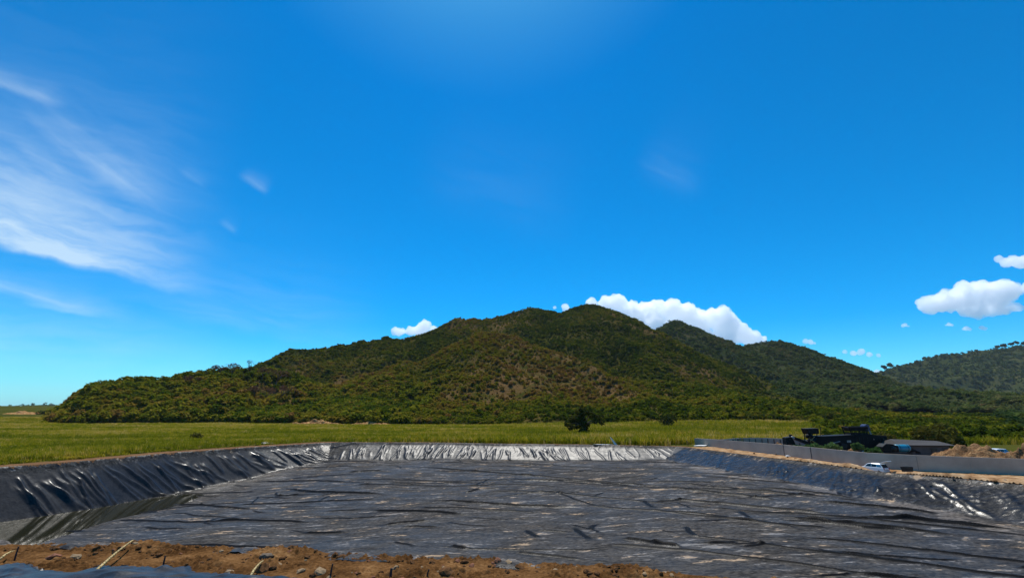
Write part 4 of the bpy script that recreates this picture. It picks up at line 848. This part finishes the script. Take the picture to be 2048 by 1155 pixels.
# ------------------------------------------------------------------ bare soil: the track by the wall and the near bank
m_soil = (lambda t: t.principled(t.ramp(t.math('ADD', t.math('MULTIPLY', t.noise(t.pos(), .5, 5, .6), .55), t.math('MULTIPLY', t.noise(t.pos(), 6, 6, .65), .45)), [(.36, (.036, .017, .007)), (.47, (.095, .045, .016)), (.58, (.18, .09, .034)), (.68, (.29, .165, .068))]), .95, 0, t.bump(t.noise(t.pos(), 14, 5, .65), .6, .05), .1))(NT('brown_soil'))
m_track = (lambda t: t.principled(t.ramp(t.noise(t.pos(), .7, 6, .65), [(.36, (.16, .085, .04)), (.5, (.34, .20, .10)), (.64, (.48, .33, .19))]), .95, 0, t.bump(t.noise(t.pos(), 6, 5, .65), .6, .06), .1))(NT('track_soil'))
def build_track():
    xs = np.arange(36, 80, .2); ys = np.arange(34, 114, .25); X, Y = np.meshgrid(xs, ys); d, s, side = pond(X, Y)
    ins = in_compound(X, Y); e = -d
    berm = .44 * np.exp(-((e - .85) / .48) ** 2) * (.6 + .7 * sm(perlin(s / 7, s * 0, 130), -.3, .5)) * sm(-Y, -96, -75)
    Z = .035 + berm + .05 * fbm(X / 1.3, Y / 1.3, 4, 131) + .05 * np.clip(fbm(X / .5, Y / .5, 3, 134), 0, 1); Z = np.where(e < .35, .02 + .05 * (e > .1), Z); Z = np.maximum(Z, np.where(e > .35, .012, -.1))
    Z = Z - hollow(X, Y); V = np.stack([X, Y, Z], -1).reshape(-1, 3); Fq = grid_faces(len(ys), len(xs)); keep = ((e > .15) & (e < 30) & ~ins & (side == 2)).ravel()[Fq].all(1); v, f, u = compact(V, Fq[keep]); link('dirt_track', mesh_np('dirt_track', v, f), m_track, kind='structure')
build_track()
def bank_z(X, Y):
    d, s, side = pond(X, Y); e = -d
    lump = 0
    for px, py, r, h in ((285, 1100, 1.6, .55), (215, 1108, 1.0, .30), (545, 1112, 1.3, .42), (600, 1110, .9, .35), (965, 1122, 1.6, .30), (1240, 1146, 1.5, .35), (1130, 1130, 1.5, .18), (420, 1130, 1.4, .25), (100, 1128, 1.6, .2), (860, 1146, 1.4, .25), (690, 1150, 1.0, .2)):
        q = onz(px, py); lump = lump + h * np.exp(-((X - q[0]) ** 2 + (Y - q[1]) ** 2 * 1.5) / r ** 2)
    rough = .10 + .90 * sm(fbm(X / 2.2, Y / 1.5, 3, 140) + 1.2 * np.minimum(lump, .4) + .35 * np.exp(-(e / .5) ** 2), -.05, .45)
    z = .10 + lump * .6 + rough * (.13 * fbm(X / .7, Y / .7, 4, 141) + .16 * np.clip(ridged(X / .5, Y / .5, 3, 143) - 1.05, 0, 1) + .11 * fbm(X / .24, Y / .24, 3, 146)) + .03 * fbm(X / 3, Y / 3, 3, 148)
    edge = e + .30 * fbm(X / 1.4, Y * 0, 3, 150); return np.where(edge > -.15, z, -.6) - .25 * sm(-e, -.3, .5), e
def build_bank():
    xs = np.arange(-46, 24, .075); ys = np.arange(20, 35.5, .07); X, Y = np.meshgrid(xs, ys); Z, e = bank_z(X, Y)
    V = np.stack([X, Y, Z], -1).reshape(-1, 3); Fq = grid_faces(len(ys), len(xs)); keep = (Z > -.5).ravel()[Fq].all(1); v, f, u = compact(V, Fq[keep]); link('soil_bank', mesh_np('soil_bank', v, f), m_soil, kind='structure')
build_bank()
def bz(x, y): return float(bank_z(np.array([x]), np.array([y]))[0][0])
m_clod = simple('soil_clod', (.12, .06, .027), .95, var=.45, sc=1.7, spec=.1, bump=.5); m_rock = simple('grey_rock', (.13, .092, .058), .9, var=.3, sc=2.5, bump=.4); m_tan = simple('tan_rock', (.27, .175, .085), .9, var=.3, sc=2.5, bump=.4); m_red = simple('reddish_clod', (.20, .075, .034), .95, var=.3, bump=.4)
def rock_mesh(name, seed, sub=2):
    bm = bmesh.new(); bmesh.ops.create_icosphere(bm, subdivisions=sub, radius=1); rd = np.random.default_rng(seed); o = rd.uniform(-50, 50, 3)
    from mathutils import noise as mn
    for v in bm.verts:
        n = mn.noise(Vector(v.co * 1.1) + Vector(o)) * .45 + mn.noise(Vector(v.co * 2.7) + Vector(o)) * .22; v.co *= 1 + n; v.co.z *= .72
    me = bpy.data.meshes.new(name); bm.to_mesh(me); bm.free(); return me
ROCKS = [rock_mesh('rock', 700 + k) for k in range(8)]
ROCK_BY = {}
def rock(name, label, px, py, r, mat, group=None, onbank=True, cat='rock', z=None):
    q = onz(px, py, .12); k = R.randrange(8); key = (k, mat.name)
    if key not in ROCK_BY: me = ROCKS[k].copy(); me.materials.append(mat); ROCK_BY[key] = me
    o = bpy.data.objects.new(name, ROCK_BY[key]); COL.objects.link(o); zz = bz(q[0], q[1]) if z is None else z
    o.location = (q[0], q[1], zz + r * .08); o.rotation_euler = (R.uniform(-.5, .5), R.uniform(-.5, .5), R.uniform(0, 6.28)); s = R.uniform(.85, 1.15) * r; o.scale = (s * R.uniform(.9, 1.35), s, s * R.uniform(.75, 1.05)); tag(o, label, cat, group); return o
rock('rock', 'largest grey rock beside the short cane stalk', 532, 1118, .36, m_rock); rock('rock', 'flat brown rock below the large grey rock', 522, 1141, .34, m_clod); rock('rock', 'tan rock beside the dark peg on the near soil bank', 640, 1147, .27, m_tan)
rock('rock', 'small round pebble on the liner lip above the short cane stalk', 485, 1099, .18, m_clod); rock('rock', 'dark broken rock at the bottom edge of the soil bank', 892, 1149, .34, m_clod); rock('rock', 'upright brown stump of soil alone on the smooth path', 863, 1128, .20, m_clod)
rock('rock', 'orange slab of soil on the left of the bank', 104, 1117, .34, m_red); rock('rock', 'small red clod right of the flat brown rock', 540, 1137, .16, m_red); rock('rock', 'pale round stone near the long cane stalk', 150, 1119, .24, m_tan); rock('rock', 'orange clod on the bottom right tip of the bank', 1540, 1149, .30, m_tan)
rock('rock', 'brown clod lying on the loose black sheet', 164, 1150, .17, m_clod)
for k in range(230):                        # clods heaped along the edges and on the lumps of the bank
    a = R.random()
    if a < .45: px = R.uniform(0, 1500); py = np.interp(px, [0, 450, 800, 1250, 1480], [1088, 1097, 1114, 1141, 1157]) + abs(R.gauss(0, 5)) + 1
    else:
        cx, cy, s = R.choice([(290, 1103, 40), (230, 1112, 40), (560, 1122, 45), (960, 1128, 60), (1240, 1148, 60), (430, 1130, 50), (90, 1126, 60), (850, 1150, 70), (700, 1148, 60), (1120, 1138, 80)]); px = R.gauss(cx, s); py = R.gauss(cy, 8)
    if py < np.interp(px, [0, 450, 800, 1250, 1480], [1089, 1098, 1115, 1142, 1158]) or py > 1165 or px < -10: continue
    m_ = R.choice([m_clod] * 7 + [m_red, m_tan]); where = 'along the liner edge' if a < .45 else min([(abs(px - q_), l_) for q_, l_ in ((290, 'behind the longest cane stalk'), (560, 'around the largest grey rock'), (90, 'near the leftmost peg'), (430, 'left of the grey rock'), (700, 'right of the tan rock'), (850, 'beside the dark broken rock'), (960, 'on the low rough mound in the middle'), (1120, 'on the bank right of the rough mound'), (1240, 'on the right hand end of the bank'))])[1]
    if a < .45: where += ' left of the cane stalks' if px < 220 else ' above the grey rock' if px < 700 else ' near the middle' if px < 1100 else ' at the right tip of the bank'
    rock('soil_clod', {'soil_clod': 'brown', 'reddish_clod': 'reddish', 'tan_rock': 'pale tan'}[m_.name] + ' soil clod ' + where, px, py, .05 + .15 * R.random() ** 2, m_, 'soil clods on the near bank', cat='clod')
for k, (px, py) in enumerate([(1545, 903), (1552, 908), (1508, 906), (1575, 913), (1592, 918), (1601, 919), (1665, 926), (1720, 935), (1850, 952), (1862, 948), (1905, 954), (1960, 957), (1990, 962), (1900, 949), (2010, 960)]):
    rock('stone', 'small stone on the soil strip below the grey wall', px, py, .14 + .12 * R.random(), R.choice([m_clod, m_rock, m_tan]), 'small stones below the grey wall', cat='stone', z=.12)
for k, (px, py) in enumerate([(18, 919), (235, 901), (248, 901), (300, 899), (60, 921), (130, 914), (410, 891), (470, 888)]):
    rock('stone', 'small stone on the soil strip beside the left field', px, py, .16 + .12 * R.random(), R.choice([m_clod, m_rock, m_tan]), 'small stones beside the left field', cat='stone', z=.08)

# loose black sheet at the bottom left, cane stalks, pegs
def build_sheet():
    xs = np.arange(-36, -6, .1); ys = np.arange(20.5, 29, .08); X, Y = np.meshgrid(xs, ys)
    edge = np.interp(X, [onz(p, q, .2)[0] for p, q in ((-40, 1126), (60, 1131), (130, 1141), (170, 1137), (225, 1126), (262, 1131), (330, 1134), (378, 1131), (402, 1142), (455, 1145), (520, 1150), (700, 1158))], [onz(p, q, .2)[1] for p, q in ((-40, 1126), (60, 1131), (130, 1141), (170, 1137), (225, 1126), (262, 1131), (330, 1134), (378, 1131), (402, 1142), (455, 1145), (520, 1150), (700, 1158))])
    e = edge + .25 * fbm(X / .9, X * 0, 3, 160) - Y
    Zb, _ = bank_z(X, Y); fl = .16 * fbm(X / 3.4, Y / 2.2, 2, 161) + .26 * np.clip(ridged((X + 1.2 * Y) / 4.2, (Y - .3 * X) / 2.6, 2, 163, .4) - .95, 0, 1)
    up = sm(e, 0, .7); Z = np.maximum(Zb + .03, np.maximum(Zb, .12) * (1 - up) + (.34 + fl) * up + .10 * np.exp(-((e - .12) / .2) ** 2) * np.clip(perlin(X / .9, X * 0, 165) + .3, 0, 1))
    V = np.stack([X, Y, Z], -1).reshape(-1, 3); Fq = grid_faces(len(ys), len(xs)); keep = (e > 0).ravel()[Fq].all(1); v, f, u = compact(V, Fq[keep]); me = mesh_np('plastic_sheet', v, f); attr(me, 'dust', np.full(len(v), .05)); attr(me, 'matte', np.full(len(v), .5))
    link('plastic_sheet', me, bpy.data.materials['black_liner'], None, None, 'loose rumpled black plastic sheet lying on the near soil bank', 'plastic sheet')
build_sheet()
m_cane_stalk = simple('dry_cane', (.42, .29, .10), .6, var=.3, sc=2.0); m_peg = simple('rusty_peg', (.05, .022, .018), .8, var=.4)
def stalk(label, a, b, r, za=.3, zb=.9):
    p0, p1 = Vector(onz(*a, za)), Vector(onz(*b, zb)); d = p1 - p0; root = thing('cane_stalk', label, 'cane stalk', p0); n = max(4, int(d.length / .28)); pts = [d * (k / n) + Vector((0, 0, .10 * math.sin(math.pi * k / n))) + Vector((R.uniform(-.02, .02),) * 3) for k in range(n + 1)]
    MB().tube(pts, [r * (1.1 - .5 * k / n) for k in range(n + 1)], 8).obj('stem', m_cane_stalk, root, True)
    for k in range(1, n): t = (pts[k + 1] - pts[k]).normalized() * .02; MB().tube([pts[k] - t, pts[k] + t], r * (1.35 - .5 * k / n), 8).obj('node', m_cane_stalk, root, True)
    MB().tube([pts[-2] + Vector((.03, 0, 0)), pts[-1] + d.normalized() * .12 + Vector((.05, 0, .03))], [r * .3, .004], 5).obj('split_tip', m_cane_stalk, root)
stalk('longest dry yellow cane stalk leaning over the soil bank', (178, 1154), (266, 1079), .062, .35, .75); stalk('short yellow cane stalk pointing at the large grey rock', (498, 1155), (525, 1121), .060, .3, .5); stalk('yellow cane stalk cut off by the left frame edge', (-6, 1122), (27, 1101), .055, .3, .5)
def peg(label, px, py, hp, group=None, lean=.05, Y=None, r=.045, mat=None):
    q = onz(px, py, .12); h = px_size(hp, q[1]); MBo = MB().tube([(0, 0, -.2), (lean * h * .5, 0, h * .5), (lean * h, .02, h)], [r, r * .95, r * .8], 6); o = MBo.obj('wooden_peg', mat or m_peg, label=label, cat='peg', group=group, loc=(q[0], q[1], bz(q[0], q[1]) if Y is None else Y)); return o
peg('dark rusty peg beside the left frame edge', 28, 1122, 24); peg('dark peg between the two cane stalks', 325, 1136, 19); peg('dark peg right of the tan rock', 660, 1154, 20, lean=.12); peg('stubby dark peg left of the dark broken rock', 781, 1153, 14, r=.07); peg('short slanted peg beside the dark broken rock', 853, 1153, 10, lean=.4)
for k, (px, py, hp) in enumerate([(1202, 889, 9), (1211, 889.5, 9), (1290, 890, 12), (1318, 890.5, 7), (1336, 891, 9), (1352, 891.5, 8), (1376, 892, 10)]):
    peg('thin dark stake standing at the edge of the cane field', px, py - .8, hp, 'thin stakes along the far bank', .02, 0.0, .05)
m_sheetw = simple('white_plastic', (.75, .74, .70), .5, var=.1)
def lumpy(name, label, cat, px, py, sx, sy, sz, sd, rz=0.0, z=.05):
    q = onz(px, py); me = rock_mesh(name, sd, 3); o = link(name, me, m_sheetw, None, None, label, cat, loc=(q[0], q[1], z + sz * .5)); o.scale = (sx, sy, sz); o.rotation_euler = (0, 0, rz); [setattr(p, 'use_smooth', True) for p in me.polygons]
lumpy('white_sack', 'flat white sack on the left bank near the far corner', 'sack', 532, 887.5, 1.25, .5, .3, 801, .1); lumpy('white_sack', 'crumpled white sack at the near end of the grey wall', 'sack', 1401, 892, 1.5, .7, .22, 802, .2); lumpy('white_sack', 'white plastic scrap among stones below the wall joint', 'sack', 1576, 913.5, .4, .3, .2, 803); lumpy('white_sack', 'thin white plastic strip lying below the leaning white board', 'sack', 1205, 889.2, 2.6, .4, .12, 804)
def board():
    q = onz(1232, 889.2); Y = q[1]; o = MB().add([(-1.35, -.05, 1.75), (-1.2, -.05, 1.80), (.35, -.05, 0), (-.35, -.05, 0), (-1.35, .03, 1.75), (-1.2, .03, 1.80), (.35, .03, 0), (-.35, .03, 0)], [(0, 1, 2, 3), (7, 6, 5, 4), (0, 4, 5, 1), (1, 5, 6, 2), (2, 6, 7, 3), (3, 7, 4, 0)]).obj('white_board', m_sheetw, label='leaning white board with a pointed top on the far bank', cat='board', loc=(q[0], Y, 0.02))
board()

# ------------------------------------------------------------------ clouds
def cloud_mat():
    m = bpy.data.materials.new('cloud_vapour'); m.use_nodes = True; nt = m.node_tree; nt.nodes.clear(); o = nt.nodes.new('ShaderNodeOutputMaterial'); v = nt.nodes.new('ShaderNodeVolumePrincipled')
    v.inputs['Color'].default_value = (1, 1, 1, 1); v.inputs['Density'].default_value = CLOUD_DENSITY; v.inputs['Anisotropy'].default_value = .55; nt.links.new(v.outputs[0], o.inputs['Volume']); return m
CLOUD_DENSITY = .009
m_cloud = cloud_mat()
def cloud(label, blobs, Y, seed, vox, group=None, disp=1.0, flat=None):
    from mathutils import noise as mn
    bm = bmesh.new(); rd = random.Random(seed); c0 = Vector(at(blobs[0][0], blobs[0][1], Y)); k = Y / F
    for px, py, r in blobs:
        for j in range(4):
            q = Vector(at(px + rd.uniform(-.6, .6) * r, py + rd.uniform(-.45, .35) * r, Y)) - c0; rr = r * k * (1.0 if j == 0 else rd.uniform(.4, .75))
            if j == 0: q = Vector(at(px, py, Y)) - c0
            q.y += rd.uniform(-.6, .6) * r * k
            bmesh.ops.create_icosphere(bm, subdivisions=2, radius=rr, matrix=Matrix.Translation(q))
    me = bpy.data.meshes.new('cloud'); bm.to_mesh(me); bm.free(); o = bpy.data.objects.new('cloud', me); COL.objects.link(o)
    md = o.modifiers.new('remesh', 'REMESH'); md.mode = 'VOXEL'; md.voxel_size = vox * k
    dg = bpy.context.evaluated_depsgraph_get(); m2 = bpy.data.meshes.new_from_object(o.evaluated_get(dg)); o.modifiers.clear(); o.data = m2; n = len(m2.vertices)
    co = np.empty(n * 3, np.float32); m2.vertices.foreach_get('co', co); co = co.reshape(-1, 3); no = np.empty(n * 3, np.float32); m2.vertices.foreach_get('normal', no); no = no.reshape(-1, 3)
    f1, f2, f3 = 1 / (22 * k), 1 / (9 * k), 1 / (4 * k); off = Vector((seed * 3.1, seed * 1.7, 0)); D = np.empty(n)
    for i in range(n):
        p = Vector(co[i]); D[i] = (1 - 2 * abs(mn.noise(p * f1 + off))) * 5.5 + (1 - 2 * abs(mn.noise(p * f2 + off))) * 4.6 + (1 - 2 * abs(mn.noise(p * f3 + off))) * 2.6
    co = co + no * (D * k * disp - 3 * k * disp)[:, None]
    m2.vertices.foreach_set('co', co.astype(np.float32).ravel()); m2.update()
    md = o.modifiers.new('remesh', 'REMESH'); md.mode = 'VOXEL'; md.voxel_size = vox * k * .8; dg = bpy.context.evaluated_depsgraph_get(); m3 = bpy.data.meshes.new_from_object(o.evaluated_get(dg)); o.modifiers.clear(); o.data = m2 = m3; m2.name = 'cloud'; m2.materials.clear(); m2.materials.append(m_cloud); o.location = c0; o['kind'] = 'structure' if False else 'thing'
    del o['kind']; tag(o, label, 'cloud', group); return o
CY = 12000.0
cloud('largest white cumulus cloud rising behind the mountain ridge', [(1185, 607, 9), (1215, 605, 13), (1235, 606, 16), (1262, 622, 20), (1300, 625, 22), (1340, 622, 19), (1365, 630, 22), (1400, 640, 22), (1430, 634, 17), (1446, 626, 13), (1452, 648, 22), (1480, 664, 18), (1505, 676, 14), (1520, 682, 8), (1300, 655, 26), (1350, 660, 26), (1400, 668, 26), (1250, 640, 18), (1450, 675, 20)], CY, 3, 2.4)
cloud('wide flat white cloud at the right above the far hill', [(1862, 607, 16), (1890, 603, 20), (1915, 598, 20), (1945, 600, 24), (1975, 592, 24), (1968, 572, 10), (1925, 577, 12), (1945, 580, 14), (2000, 585, 22), (2030, 576, 12), (2060, 574, 12), (1990, 612, 16), (2015, 614, 10), (2032, 612, 6), (1930, 620, 10), (1950, 622, 12)], CY, 5, 2.2)
cloud('small white cloud cut off by the upper right frame edge', [(2000, 517, 5), (2018, 522, 9), (2036, 524, 11), (2056, 522, 13)], CY, 7, 1.8, disp=.7)
cloud('small white cloud peeking over the left shoulder of the mountain', [(800, 664, 8), (822, 660, 7), (848, 652, 10), (842, 662, 12), (868, 660, 6), (790, 662, 5)], CY, 9, 1.8, disp=.7)
cloud('tiny white puff beside the main mountain peak', [(1131, 612, 5), (1133, 618, 6), (1110, 616, 3)], CY, 11, 1.4, disp=.5)
for k, (lb, bl) in enumerate([('small white puff low between the two right hills', [(1612, 682, 4), (1620, 684, 5), (1628, 686, 3)]), ('long thin white cloud low between the two right hills', [(1690, 703, 2.5), (1705, 706, 4), (1722, 703, 5), (1740, 708, 4), (1758, 710, 3)]), ('white cloud edge showing in the notch beside the far hill', [(1740, 750, 5), (1752, 745, 6), (1762, 744, 4)]),
                              ('white cloud sliver along the slope of the second ridge', [(1672, 728, 3), (1684, 732, 4), (1708, 740, 4)])]):
    cloud(lb, bl, CY, 20 + k, 1.1, disp=.35)
for k, (px, py) in enumerate(((1810, 651), (1897, 649), (1933, 657), (1965, 656))): cloud('tiny faint white puff under the wide flat cloud', [(px - 5, py, 2.0), (px, py - 1, 3.2), (px + 6, py + 1, 2.2)], CY, 40 + k, .9, 'tiny puffs under the wide flat cloud', .3)

# ------------------------------------------------------------------ haze
def haze():
    m = bpy.data.materials.new('haze'); m.use_nodes = True; nt = m.node_tree; nt.nodes.clear(); o = nt.nodes.new('ShaderNodeOutputMaterial'); v = nt.nodes.new('ShaderNodeVolumePrincipled')
    v.inputs['Color'].default_value = (.72, .85, 1.0, 1); v.inputs['Density'].default_value = HAZE; nt.links.new(v.outputs[0], o.inputs['Volume'])
    MB().box((0, 0, 200), (18400, 18400, 420)).obj('haze', m, kind='stuff')
HAZE = .000025
haze()
